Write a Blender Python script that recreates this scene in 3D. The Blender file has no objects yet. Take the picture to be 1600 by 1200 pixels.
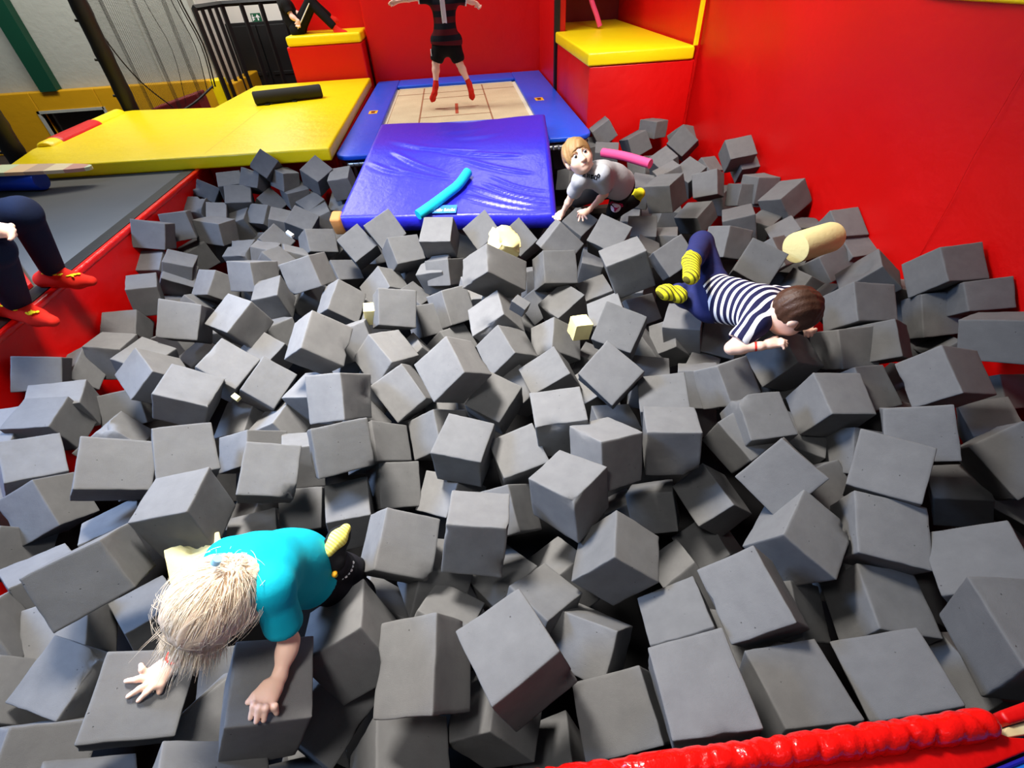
import bpy, bmesh, math, random, json
import numpy as np
from mathutils import Vector, Matrix, Quaternion
S = bpy.context.scene
COL = S.collection
rng = random.Random(7)

# ------------------------------------------------------------------ camera
Rw = np.array([[0.9939, -0.1009, 0.0448], [-0.1007, -0.6622, 0.7426], [-0.0453, -0.7425, -0.6683]])
cam_d = bpy.data.cameras.new('camera'); cam = bpy.data.objects.new('camera', cam_d); COL.objects.link(cam)
cam_d.sensor_fit = 'HORIZONTAL'; cam_d.sensor_width = 36.0
cam_d.lens = 36.0 * 738.0 / 1600.0
cam_d.clip_start = 0.02; cam_d.clip_end = 200
rx, ry, rz = Rw[:, 0], -Rw[:, 1], -Rw[:, 2]
cam.matrix_world = Matrix(((rx[0], ry[0], rz[0], 0), (rx[1], ry[1], rz[1], 0), (rx[2], ry[2], rz[2], 1.15), (0, 0, 0, 1)))
S.camera = cam

# ------------------------------------------------------------------ materials
def lin(c):
    return tuple(((x / 255) / 12.92 if x / 255 <= .04045 else ((x / 255 + .055) / 1.055) ** 2.4) for x in c) + (1,)
class NT:
    def __init__(s, name):
        s.m = bpy.data.materials.new(name); s.m.use_nodes = True
        s.t = s.m.node_tree; s.b = s.t.nodes['Principled BSDF']; s.o = s.t.nodes['Material Output']
    def n(s, typ, **kw):
        nd = s.t.nodes.new(typ)
        for k, v in kw.items():
            if k.startswith('i_'):
                key = k[2:]
                nd.inputs[int(key) if key.isdigit() else key.replace('_', ' ')].default_value = v
            else: setattr(nd, k, v)
        return nd
    def l(s, a, b): s.t.links.new(a, b)
def basic(name, col, rough=.5, spec=.5, bump=None, var=0, metal=0, coord='Object', coat=0, fine=None):
    w = NT(name); b = w.b
    c = lin(col); b.inputs['Base Color'].default_value = c
    b.inputs['Roughness'].default_value = rough; b.inputs['Metallic'].default_value = metal
    b.inputs['Specular IOR Level'].default_value = spec
    if coat: b.inputs['Coat Weight'].default_value = coat
    tc = w.n('ShaderNodeTexCoord')
    if bump:
        sc, st, dist = bump
        no = w.n('ShaderNodeTexNoise', i_Scale=sc, i_Detail=5.0, i_Roughness=.6)
        w.l(tc.outputs[coord], no.inputs['Vector'])
        bp = w.n('ShaderNodeBump', i_Strength=st, i_Distance=dist)
        w.l(no.outputs['Fac'], bp.inputs['Height'])
        last = bp
        if fine:
            n2 = w.n('ShaderNodeTexNoise', i_Scale=fine[0], i_Detail=2.0)
            w.l(tc.outputs[coord], n2.inputs['Vector'])
            b2 = w.n('ShaderNodeBump', i_Strength=fine[1], i_Distance=fine[2])
            w.l(n2.outputs['Fac'], b2.inputs['Height']); w.l(bp.outputs['Normal'], b2.inputs['Normal']); last = b2
        w.l(last.outputs['Normal'], b.inputs['Normal'])
    if var:
        n3 = w.n('ShaderNodeTexNoise', i_Scale=3.0, i_Detail=4.0)
        w.l(tc.outputs[coord], n3.inputs['Vector'])
        mr = w.n('ShaderNodeMapRange'); mr.inputs['To Min'].default_value = 1 - var; mr.inputs['To Max'].default_value = 1 + var
        w.l(n3.outputs['Fac'], mr.inputs['Value'])
        hs = w.n('ShaderNodeHueSaturation', i_Color=c)
        w.l(mr.outputs[0], hs.inputs['Value']); w.l(hs.outputs[0], b.inputs['Base Color'])
    return w.m
M = {}
M['red'] = basic('red_vinyl', (206, 3, 2), .42, .4, (5, .25, .03), .05, fine=(60, .08, .004))
M['red_gloss'] = basic('red_glossy_vinyl', (226, 14, 8), .2, .6, (9, .35, .03), .03, fine=(30, .15, .01))
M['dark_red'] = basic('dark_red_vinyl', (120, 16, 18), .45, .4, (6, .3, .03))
M['yellow'] = basic('yellow_vinyl', (252, 222, 8), .36, .45, (7, .3, .03), .04, fine=(40, .12, .006))
M['ochre'] = basic('ochre_vinyl', (214, 158, 12), .5, .4, (4, .25, .03), .06)
M['blue'] = basic('blue_vinyl', (14, 80, 214), .38, .45, (8, .3, .02), .06, fine=(50, .1, .005))
M['mat_blue'] = basic('crash_mat_blue_vinyl', (44, 42, 200), .36, .5, (10, .22, .02), .05, fine=(45, .15, .006))
M['deep_blue'] = basic('deep_blue_piping', (20, 24, 140), .5, .4)
M['near_blue'] = basic('sky_blue_vinyl', (24, 104, 198), .4, .45, (8, .2, .02))
M['tan'] = basic('tan_leather_corner', (205, 140, 80), .7, .3, (30, .2, .01), .08)
M['bed_edge'] = basic('cream_webbing', (226, 216, 190), .8, .2)
M['black'] = basic('black_vinyl', (18, 18, 19), .5, .4, (12, .2, .01), .1)
M['black_paint'] = basic('black_paint', (13, 13, 15), .55, .4)
M['black_foam'] = basic('dark_grey_foam', (52, 52, 52), .9, .2, (60, .2, .004), .12)
M['net'] = None
M['wall_grey'] = basic('grey_green_plaster', (172, 174, 164), .9, .2, (14, .35, .02), .07)
M['wall_white'] = basic('white_plaster', (222, 220, 212), .85, .2, (10, .15, .01), .03)
M['green_steel'] = basic('green_painted_steel', (12, 66, 46), .5, .4, None, .1)
M['deck'] = basic('grey_carpet', (98, 97, 92), .95, .1, (220, .3, .003), .1)
M['floor'] = basic('dark_floor', (58, 52, 48), .8, .2, (20, .2, .01), .1)
M['pit'] = basic('black_pit_floor', (20, 20, 21), .95, .1)
M['steel'] = basic('galvanised_steel', (190, 190, 188), .35, .5, metal=.9)
M['cyan'] = basic('cyan_foam', (26, 208, 226), .6, .3, (90, .15, .003))
M['pink'] = basic('pink_foam', (244, 84, 140), .6, .3, (90, .15, .003))
M['pale_yellow'] = basic('pale_yellow_foam', (232, 218, 156), .95, .1, (50, .4, .006), .05)
M['white_foam'] = basic('white_foam', (236, 236, 224), .95, .1)
M['roller_blue'] = basic('blue_plastic', (10, 74, 214), .35, .5)
M['white'] = basic('white_print', (240, 240, 240), .7, .2)
M['ink'] = basic('black_print', (22, 22, 28), .8, .2)
M['orange'] = basic('orange_sticker', (244, 178, 40), .6, .3)
M['brown_ink'] = basic('brown_print', (120, 44, 12), .7, .2)
M['line_brown'] = basic('brown_bed_line', (160, 112, 84), .9, .1)
M['tag_blue'] = basic('light_blue_tag', (60, 130, 224), .6, .3)
M['sign_green'] = basic('green_sign', (16, 92, 60), .5, .4)
M['skin'] = basic('skin', (246, 203, 181), .55, .35, (60, .08, .003), .02)
M['skin'].node_tree.nodes['Principled BSDF'].inputs['Subsurface Weight'].default_value = .12
M['skin'].node_tree.nodes['Principled BSDF'].inputs['Subsurface Radius'].default_value = (.012, .005, .003)
M['lips'] = basic('lips', (205, 120, 112), .5, .4)
M['teal'] = basic('teal_cotton', (4, 172, 196), .8, .2, (18, .25, .01), .03)
M['dark_trousers'] = basic('dark_trousers', (24, 22, 30), .85, .2, (20, .3, .01), .1)
M['navy_trousers'] = basic('navy_trousers', (36, 42, 92), .85, .2, (18, .3, .012), .1)
M['jeans'] = basic('dark_blue_denim', (18, 28, 52), .85, .2, (120, .25, .003), .15)
M['grey_cotton'] = basic('light_grey_cotton', (176, 177, 182), .85, .2, (16, .35, .012), .04)
M['black_cotton'] = basic('black_cotton', (16, 15, 17), .85, .2, (20, .3, .01), .1)
M['red_sock'] = basic('red_sock', (214, 40, 28), .85, .2, (160, .2, .002), .05)
M['yellow_sock'] = basic('yellow_sock', (236, 220, 40), .85, .2, (120, .3, .003), .05)
M['black_sock'] = basic('black_sock', (20, 20, 24), .85, .2)
M['wrist_red'] = basic('red_band', (232, 44, 34), .5, .4)
M['pale_blue'] = basic('pale_blue_tab', (206, 220, 246), .6, .3)
M['hair_blond'] = basic('blond_hair', (158, 122, 78), .5, .4, (90, .5, .006), .2)
M['hair_light'] = basic('pale_blond_hair', (236, 212, 186), .5, .35, (70, .4, .006), .12)
M['hair_brown'] = basic('brown_hair', (70, 44, 30), .5, .4, (90, .5, .006), .25)
M['eye'] = basic('eye_white', (235, 232, 228), .25, .5)
M['iris'] = basic('iris', (40, 44, 54), .2, .5)
M['pupil'] = basic('pupil', (12, 10, 10), .2, .5)
M['crimson'] = basic('crimson_print', (188, 30, 84), .8, .2)
M['pinkwhite'] = basic('pale_pink_print', (250, 224, 236), .8, .2)

def striped(name, c1, c2, axis, freq, duty, rough=.85, wob=.0):
    w = NT(name)
    g = w.n('ShaderNodeNewGeometry'); d = w.n('ShaderNodeVectorMath', operation='DOT_PRODUCT')
    d.inputs[1].default_value = axis
    tc = w.n('ShaderNodeTexCoord')
    w.l(tc.outputs['Object'], d.inputs[0])
    no = w.n('ShaderNodeTexNoise', i_Scale=9.0); w.l(tc.outputs['Object'], no.inputs['Vector'])
    ad = w.n('ShaderNodeMath', operation='MULTIPLY_ADD'); ad.inputs[1].default_value = wob
    w.l(no.outputs['Fac'], ad.inputs[0]); w.l(d.outputs['Value'], ad.inputs[2])
    m1 = w.n('ShaderNodeMath', operation='MULTIPLY'); m1.inputs[1].default_value = freq
    w.l(ad.outputs[0], m1.inputs[0])
    fr = w.n('ShaderNodeMath', operation='FRACT'); w.l(m1.outputs[0], fr.inputs[0])
    gt = w.n('ShaderNodeMath', operation='GREATER_THAN'); gt.inputs[1].default_value = duty
    w.l(fr.outputs[0], gt.inputs[0])
    mx = w.n('ShaderNodeMix', data_type='RGBA'); mx.inputs['A'].default_value = lin(c1); mx.inputs['B'].default_value = lin(c2)
    w.l(gt.outputs[0], mx.inputs['Factor']); w.l(mx.outputs['Result'], w.b.inputs['Base Color'])
    w.b.inputs['Roughness'].default_value = rough; w.b.inputs['Specular IOR Level'].default_value = .2
    return w.m

def foam_mat():
    w = NT('grey_foam'); tc = w.n('ShaderNodeTexCoord'); oi = w.n('ShaderNodeObjectInfo')
    ad = w.n('ShaderNodeVectorMath', operation='ADD')
    ml = w.n('ShaderNodeVectorMath', operation='SCALE'); ml.inputs['Scale'].default_value = 37.0
    cmb = w.n('ShaderNodeCombineXYZ'); 
    for k in 'XYZ': w.l(oi.outputs['Random'], cmb.inputs[k])
    w.l(cmb.outputs[0], ml.inputs[0]); w.l(tc.outputs['Object'], ad.inputs[0]); w.l(ml.outputs[0], ad.inputs[1])
    n1 = w.n('ShaderNodeTexNoise', i_Scale=3.2, i_Detail=6.0, i_Roughness=.65); w.l(ad.outputs[0], n1.inputs['Vector'])
    n2 = w.n('ShaderNodeTexNoise', i_Scale=170.0, i_Detail=2.0); w.l(ad.outputs[0], n2.inputs['Vector'])
    vo = w.n('ShaderNodeTexVoronoi', i_Scale=5.0); w.l(ad.outputs[0], vo.inputs['Vector'])
    base = w.n('ShaderNodeMix', data_type='RGBA'); base.inputs['A'].default_value = lin((96, 96, 97)); base.inputs['B'].default_value = lin((117, 117, 117))
    w.l(n1.outputs['Fac'], base.inputs['Factor'])
    mr = w.n('ShaderNodeMapRange'); mr.inputs['To Min'].default_value = .82; mr.inputs['To Max'].default_value = 1.12
    w.l(oi.outputs['Random'], mr.inputs['Value'])
    hs = w.n('ShaderNodeHueSaturation'); w.l(base.outputs['Result'], hs.inputs['Color']); w.l(mr.outputs[0], hs.inputs['Value'])
    # small pits
    pit = w.n('ShaderNodeMapRange'); pit.inputs['From Min'].default_value = .02; pit.inputs['From Max'].default_value = .06
    pit.inputs['To Min'].default_value = .45; pit.inputs['To Max'].default_value = 1.0
    w.l(vo.outputs['Distance'], pit.inputs['Value'])
    mx = w.n('ShaderNodeMix', data_type='RGBA', blend_type='MULTIPLY'); mx.inputs['Factor'].default_value = 1.0
    w.l(hs.outputs[0], mx.inputs['A']); w.l(pit.outputs[0], mx.inputs['B'])
    w.l(mx.outputs['Result'], w.b.inputs['Base Color'])
    w.b.inputs['Roughness'].default_value = .95; w.b.inputs['Specular IOR Level'].default_value = .12
    b1 = w.n('ShaderNodeBump', i_Strength=.12, i_Distance=.012); w.l(n1.outputs['Fac'], b1.inputs['Height'])
    b2 = w.n('ShaderNodeBump', i_Strength=.35, i_Distance=.006); w.l(n2.outputs['Fac'], b2.inputs['Height']); w.l(b1.outputs[0], b2.inputs['Normal'])
    b3 = w.n('ShaderNodeBump', i_Strength=.5, i_Distance=.03); w.l(pit.outputs[0], b3.inputs['Height']); w.l(b2.outputs[0], b3.inputs['Normal'])
    w.l(b3.outputs[0], w.b.inputs['Normal'])
    return w.m
M['foam'] = foam_mat()
def net_mat():
    w = NT('black_net'); tc = w.n('ShaderNodeTexCoord'); sp = w.n('ShaderNodeSeparateXYZ'); w.l(tc.outputs['UV'], sp.inputs[0])
    outs = []
    for k in 'XY':
        f = w.n('ShaderNodeMath', operation='FRACT'); m = w.n('ShaderNodeMath', operation='MULTIPLY'); m.inputs[1].default_value = 85.0
        w.l(sp.outputs[k], m.inputs[0]); w.l(m.outputs[0], f.inputs[0])
        c = w.n('ShaderNodeMath', operation='LESS_THAN'); c.inputs[1].default_value = .16; w.l(f.outputs[0], c.inputs[0]); outs.append(c)
    mx = w.n('ShaderNodeMath', operation='MAXIMUM'); w.l(outs[0].outputs[0], mx.inputs[0]); w.l(outs[1].outputs[0], mx.inputs[1])
    w.b.inputs['Base Color'].default_value = (.012, .012, .013, 1); w.b.inputs['Roughness'].default_value = .9
    w.l(mx.outputs[0], w.b.inputs['Alpha'])
    return w.m
M['net'] = net_mat()
def bed_mat():
    w = NT('tan_woven_bed'); tc = w.n('ShaderNodeTexCoord')
    n1 = w.n('ShaderNodeTexNoise', i_Scale=5.0, i_Detail=5.0); w.l(tc.outputs['Object'], n1.inputs['Vector'])
    wv = w.n('ShaderNodeTexNoise', i_Scale=70.0, i_Detail=1.0); w.l(tc.outputs['Object'], wv.inputs['Vector'])
    mx = w.n('ShaderNodeMix', data_type='RGBA'); mx.inputs['A'].default_value = lin((178, 158, 122)); mx.inputs['B'].default_value = lin((222, 206, 168))
    ad = w.n('ShaderNodeMath', operation='MULTIPLY_ADD'); ad.inputs[1].default_value = .5
    w.l(wv.outputs['Fac'], ad.inputs[0]); 
    hf = w.n('ShaderNodeMath', operation='MULTIPLY'); hf.inputs[1].default_value = .6; w.l(n1.outputs['Fac'], hf.inputs[0]); w.l(hf.outputs[0], ad.inputs[2])
    w.l(ad.outputs[0], mx.inputs['Factor']); w.l(mx.outputs['Result'], w.b.inputs['Base Color']); w.b.inputs['Roughness'].default_value = .9
    return w.m
M['bed'] = bed_mat()

# ------------------------------------------------------------------ mesh helpers
def link(name, me, mat, parent=None, smooth=False):
    o = bpy.data.objects.new(name, me); COL.objects.link(o)
    if mat is not None and not me.materials: me.materials.append(M[mat] if isinstance(mat, str) else mat)
    if smooth: me.polygons.foreach_set('use_smooth', [True] * len(me.polygons))
    if parent is not None: o.parent = parent
    return o
def tag(o, label=None, cat=None, group=None, kind=None):
    if label: o['label'] = label
    if cat: o['category'] = cat
    if group: o['group'] = group
    if kind: o['kind'] = kind
    return o
def empty(name, loc, label=None, cat=None, group=None):
    o = bpy.data.objects.new(name, None); COL.objects.link(o); o.empty_display_size = .1; o.location = loc
    o['_o'] = 0; del o['_o']
    return tag(o, label, cat, group)
def part(o, parent):
    """parent o (built in world space) under an empty standing at parent.location"""
    o.parent = parent; o.matrix_parent_inverse = Matrix.Translation(parent.location).inverted()
    return o
def bm_mesh(bm, name='mesh'):
    bmesh.ops.recalc_face_normals(bm, faces=bm.faces)
    me = bpy.data.meshes.new(name); bm.to_mesh(me); bm.free(); return me
def box_bm(bm, x0, x1, y0, y1, z0, z1, bevel=0, seg=3, mat=None):
    r = bmesh.ops.create_cube(bm, size=1)
    for v in r['verts']:
        v.co = Vector(((x0 + x1) / 2 + v.co.x * (x1 - x0), (y0 + y1) / 2 + v.co.y * (y1 - y0), (z0 + z1) / 2 + v.co.z * (z1 - z0)))
        if mat is not None: v.co = mat @ v.co
    if bevel:
        es = list({e for v in r['verts'] for e in v.link_edges})
        bmesh.ops.bevel(bm, geom=es, offset=bevel, segments=seg, profile=.5, affect='EDGES')
def box(name, mat, x0, x1, y0, y1, z0, z1, bevel=0, parent=None, seg=3):
    bm = bmesh.new(); box_bm(bm, x0, x1, y0, y1, z0, z1, bevel, seg)
    return link(name, bm_mesh(bm, name), mat, parent, smooth=False)
def smooth_by(o, ang=35):
    me = o.data
    me.polygons.foreach_set('use_smooth', [True] * len(me.polygons))
    bm = bmesh.new(); bm.from_mesh(me)
    for e in bm.edges:
        if len(e.link_faces) == 2 and e.calc_face_angle(0) > math.radians(ang): e.smooth = False
    bm.to_mesh(me); bm.free()
    return o
def tube_bm(bm, pts, r, n=12, caps=True):
    pts = [Vector(p) for p in pts]; rs = r if isinstance(r, (list, tuple)) else [r] * len(pts)
    rings = []; up = None
    for i, p in enumerate(pts):
        d = (pts[min(i + 1, len(pts) - 1)] - pts[max(i - 1, 0)]).normalized()
        if up is None:
            up = Vector((0, 0, 1)) if abs(d.z) < .9 else Vector((1, 0, 0))
        u = (up - d * up.dot(d)).normalized(); up = u; v = d.cross(u)
        rings.append([bm.verts.new(p + (u * math.cos(2 * math.pi * k / n) + v * math.sin(2 * math.pi * k / n)) * rs[i]) for k in range(n)])
    for a, b in zip(rings, rings[1:]):
        for k in range(n): bm.faces.new((a[k], a[(k + 1) % n], b[(k + 1) % n], b[k]))
    if caps and n > 2:
        bm.faces.new(rings[0][::-1]); bm.faces.new(rings[-1])
def tube(name, mat, pts, r, n=12, parent=None):
    bm = bmesh.new(); tube_bm(bm, pts, r, n); o = link(name, bm_mesh(bm, name), mat, parent)
    return smooth_by(o, 40)
def spline(pts, n=24):
    pts = [np.array(p, float) for p in pts]; P = [2 * pts[0] - pts[1]] + pts + [2 * pts[-1] - pts[-2]]
    out = []
    m = len(pts) - 1
    for i in range(m):
        for t in np.linspace(0, 1, max(2, n // m), endpoint=(i == m - 1)):
            a, b, c, d = P[i:i + 4]
            out.append(tuple(.5 * ((2 * b) + (c - a) * t + (2 * a - 5 * b + 4 * c - d) * t * t + (3 * b - a - 3 * c + d) * t ** 3)))
    return out
def prism(name, mat, poly, z0, z1, bevel=.012, parent=None):
    bm = bmesh.new()
    vs = [bm.verts.new((x, y, z0)) for x, y in poly]; f = bm.faces.new(vs)
    r = bmesh.ops.extrude_face_region(bm, geom=[f])
    for v in r['geom']:
        if isinstance(v, bmesh.types.BMVert): v.co.z = z1
    bmesh.ops.recalc_face_normals(bm, faces=bm.faces)
    if bevel: bmesh.ops.bevel(bm, geom=list(bm.edges), offset=bevel, segments=3, profile=.5, affect='EDGES')
    return smooth_by(link(name, bm_mesh(bm, name), mat, parent), 35)
def quad(name, mat, pts, parent=None):
    me = bpy.data.meshes.new(name); me.from_pydata([tuple(p) for p in pts], [], [list(range(len(pts)))]); me.update()
    return link(name, me, mat, parent)
# ------------------------------------------------------------------ setting
def struct(o): o['kind'] = 'structure'; return o
struct(box('floor', 'floor', -9, 5, 4.6, 14, -.85, -.75))
struct(box('floor_pit', 'pit', -2.3, 2.6, .0, 4.9, -.9, -.8))
# wall along the right of the pit, a padded wall that runs slightly askew
def rwall(y): return 2.04 + (4.69 - y) * (2.32 - 2.04) / (4.69 - 1.2)
def wall_right():
    bm = bmesh.new()
    ny, nz = 40, 12
    g = [[None] * (nz + 1) for _ in range(ny + 1)]
    for i in range(ny + 1):
        y = -1.2 + (4.69 + 1.2) * i / ny
        for j in range(nz + 1):
            z = -.85 + (.93 + .85) * j / nz
            wob = .008 * math.sin(y * 3.1 + z * 2.3) + .006 * math.sin(y * 7.7 - z * 5.1)
            g[i][j] = bm.verts.new((rwall(y) + wob, y, z))
    for i in range(ny):
        for j in range(nz): bm.faces.new((g[i][j], g[i + 1][j], g[i + 1][j + 1], g[i][j + 1]))
    # thickness
    r = bmesh.ops.extrude_face_region(bm, geom=list(bm.faces))
    for v in r['geom']:
        if isinstance(v, bmesh.types.BMVert): v.co.x += .14
    o = link('wall_right', bm_mesh(bm), 'red'); smooth_by(o, 40); return struct(o)
wall_right()
struct(prism('trim_1', 'yellow', [(rwall(-1.2) - .015, -1.2), (rwall(4.69) - .015, 4.69), (rwall(4.69) + .16, 4.69), (rwall(-1.2) + .16, -1.2)], .925, .99, .012))
def seam(name, pts, r=.0035, mat='dark_red'): return struct(tube(name, mat, pts, r, 6))
# seam of the padding that climbs the right wall
seam('trim_9', [(rwall(y) - .006, y, z) for y, z in [(2.02, -.1), (2.02, .2), (2.033, .4), (2.03, .68), (2.03, .92)]], .0012, 'red')
# back wall of the trampoline bay
struct(box('wall_back', 'red', -1.13, 1.24, 7.6, 7.9, -.8, 2.6, .02))
struct(box('wall_back_left', 'red', -2.15, -1.1, 7.98, 8.2, -.8, 2.6, .02))
struct(box('wall_bay', 'red', 1.1, 1.2, 6.32, 7.6, -.8, 2.6, .01))
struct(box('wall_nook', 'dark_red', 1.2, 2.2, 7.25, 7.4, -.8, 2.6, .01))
struct(box('wall_nook_right', 'red', 2.03, 2.2, 4.72, 7.25, -.8, 2.6, .01))
# pit sides
struct(box('wall_pit_left', 'red', -2.27, -2.165, .1, 4.42, -.85, -.004, .02))
struct(box('wall_pit_rear', 'red', -2.165, -1.12, 4.38, 4.5, -.85, -.002, .02))
struct(box('wall_pit_bay', 'black', -1.08, 1.1, 4.75, 4.85, -.85, -.25))
struct(box('wall_pit_near', 'black', -2.3, 2.5, .03, .165, -.85, -.065, .01))  # unseen side, coloured black to keep red bounce off the near cubes
struct(box('floor_deck', 'deck', -6.5, -2.27, -1.0, 4.55, -.12, 0.0, .006))
struct(box('trim_2', 'black', -2.285, -2.2, .1, 4.36, -.004, .006, .002))
struct(box('trim_3', 'red_gloss', -2.2, -2.16, .1, 4.38, -.03, .006, .012))
# hall walls
struct(box('wall_left', 'wall_grey', -12, -3.58, 8.66, 8.86, -.8, 4.5))
struct(box('wall_rear', 'wall_white', -4.4, 2, 9.7, 9.9, -.8, 4.5))
struct(box('wall_rear_return', 'wall_white', -3.62, -3.56, 8.86, 9.7, -.8, 4.5))
for k, (x, w) in enumerate([(-5.05, .012), (-4.35, .008)]):
    struct(box('trim_%d' % (4 + k), 'wall_grey', x, x + w, 8.645, 8.66, .03, 4.5))
# ochre padding on the lower wall with a window opening
def pad_wall():
    bm = bmesh.new()
    X = [-9.5, -6.22, -5.3, -3.55]
    box_bm(bm, -9.5, -6.2, 8.52, 8.66, -.75, .035, .015)
    box_bm(bm, -6.2, -5.3, 8.52, 8.66, -.23, .035, .015)
    box_bm(bm, -5.3, -3.52, 8.52, 8.66, -.75, .035, .015)
    box_bm(bm, -6.2, -5.3, 8.52, 8.66, -.75, -.68, .01)
    return struct(link('wall_padding_left', bm_mesh(bm), 'ochre'))
pad_wall()
def window():
    w = box('window_1', 'wall_grey', -6.235, -6.2, 8.50, 8.6, -.7, -.2); struct(w)
    box('window_frame', 'wall_grey', -6.235, -5.28, 8.50, 8.6, -.235, -.2, 0, w)
    box('window_frame', 'wall_grey', -5.3, -5.265, 8.50, 8.6, -.7, -.2, 0, w)
    bm = bmesh.new(); box_bm(bm, -6.2, -5.3, 8.63, 8.64, -.7, -.235)
    link('window_pane', bm_mesh(bm), basic('dark_glass', (34, 24, 24), .15, .6), w)
window()
struct(box('wall_padding_rear', 'ochre', -3.46, -3.3, 8.5, 9.66, -.75, -.02, .02))
struct(box('wall_padding_corner', 'yellow', -3.56, -3.4, 8.3, 8.52, -.75, .06, .02))
g = box('column', 'green_steel', -5.97, -5.80, 8.50, 8.66, .036, 4.5, .004)
bm = bmesh.new(); bm.from_mesh(g.data); box_bm(bm, -6.0, -5.77, 8.485, 8.505, .036, 4.5); bm.to_mesh(g.data); bm.free()
struct(g)
# black double door under an exit sign
d = box('door_1', 'black_paint', -3.56, -2.62, 9.64, 9.7, -.75, .60, .004); struct(d)
for x0, x1 in ((-3.53, -3.1), (-3.08, -2.65)):
    lf = box('door_leaf', 'black_paint', x0, x1, 9.61, 9.645, -.74, .56, .006, d)
    box('door_rail', 'black', x0 + .04, x1 - .04, 9.595, 9.612, -.1, -.05, .004, lf)
sg = empty('exit_sign', (-3.05, 9.68, .60), 'green exit sign with white arrow above the black double door', 'sign')
part(box('sign_board', 'sign_green', -3.135, -2.99, 9.66, 9.68, .60, .705), sg)
bm = bmesh.new()
def flat(bm, pts, y): bm.faces.new([bm.verts.new((x, y, z)) for x, z in pts])
flat(bm, [(-3.045, .615), (-3.025, .615), (-3.025, .66), (-3.005, .645), (-3.005, .66), (-3.035, .692), (-3.065, .66), (-3.065, .645), (-3.045, .66)], 9.657)
part(link('arrow', bm_mesh(bm), 'white'), sg)
bm = bmesh.new()
flat(bm, [(-3.115, .675), (-3.1, .675), (-3.1, .69), (-3.115, .69)], 9.657)
flat(bm, [(-3.12, .64), (-3.095, .645), (-3.08, .655), (-3.082, .665), (-3.1, .66), (-3.105, .672), (-3.122, .668)], 9.657)
flat(bm, [(-3.122, .612), (-3.11, .612), (-3.1, .628), (-3.085, .625), (-3.085, .634), (-3.105, .642), (-3.12, .64)], 9.657)
part(link('running_figure', bm_mesh(bm), 'white'), sg)
# railing gate in front of the door
ga = empty('metal_gate', (-3.2, 8.6, -.75), 'black metal railing gate with vertical bars in front of the black door', 'gate')
def P2(t):   # along the fence: first panel runs away from us, second across
    return t
A, B, Cc = (-3.37, 8.28), (-3.29, 9.05), (-2.47, 9.05)
def bar(name, p, q, r=.016): 
    bm = bmesh.new(); tube_bm(bm, [p, q], r, 4); return part(link(name, bm_mesh(bm), 'black_paint'), ga)
for k in range(5):
    t = k / 4; x = A[0] + (B[0] - A[0]) * t; y = A[1] + (B[1] - A[1]) * t
    bar('upright' if k in (0, 4) else 'bar', (x, y, -.75), (x, y, .86), .036 if k in (0, 4) else .028)
for t in (.33, .66, 1.0):
    x = B[0] + (Cc[0] - B[0]) * t
    bar('upright' if t == 1 else 'bar', (x, 9.05, -.75), (x, 9.05, .86), .034)
bar('top_rail', (*A, .86), (*B, .86), .034); bar('top_rail', (*B, .86), (*Cc, .86), .034)
bar('bottom_rail', (*A, -.68), (*B, -.68), .02); bar('bottom_rail', (*B, -.68), (*Cc, -.68), .02)
fb = box('fire_alarm_sign', 'dark_red', -3.72, -3.60, 9.685, 9.699, .33, .5, .003)
tag(fb, 'small dark red fire notice on the white wall behind the railing bars', 'sign')
rb = empty('fire_extinguisher', (-3.4, 8.75, -.75), 'dark red fire extinguisher low behind the foot of the railing', 'fire extinguisher')
bm = bmesh.new(); tube_bm(bm, [(-3.4, 8.75, -.75), (-3.4, 8.75, -.4), (-3.4, 8.75, -.34), (-3.4, 8.75, -.31)], [.06, .06, .045, .02], 16)
part(smooth_by(link('cylinder_body', bm_mesh(bm), 'dark_red'), 40), rb)
part(box('valve_lever', 'black', -3.43, -3.36, 8.735, 8.765, -.31, -.26, .004), rb)
part(tube('hose', 'black', spline([(-3.37, 8.74, -.29), (-3.31, 8.73, -.36), (-3.33, 8.72, -.5)], 10), .01, 8), rb)

# ------------------------------------------------------------------ netting
def pole(name, base, top, label, cat='post'):
    e = empty(name, base, label, cat)
    bm = bmesh.new(); n = 26; pts = []; rs = []
    for i in range(n + 1):
        t = i / n; pts.append([base[k] + (top[k] - base[k]) * t for k in range(3)]); rs.append(.078 if i % 4 else .084)
    tube_bm(bm, pts, rs, 14)
    part(smooth_by(link('foam_sleeve', bm_mesh(bm), 'black'), 50), e)
    for i in range(1, 7):
        t = i / 7; p = [base[k] + (top[k] - base[k]) * t for k in range(3)]
        bm = bmesh.new(); tube_bm(bm, [(p[0] - .07, p[1] - .02, p[2]), (p[0] - .1, p[1] - .03, p[2] + .006)], .012, 6)
        part(link('net_tie', bm_mesh(bm), 'black_paint'), e)
    return e
pole('padded_post', (-3.70, 6.4, -.1), (-3.645, 6.4, 2.2), 'black padded post holding the net behind the yellow mat')
pole('padded_post', (-3.99, 4.9, -.1), (-3.90, 4.9, 1.2), 'black padded post at the near corner of the yellow mat, cut by the photo edge')
net = empty('safety_net', (-3.6, 6.9, 0), 'black safety net hanging in folds from the padded post', 'net')
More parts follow.
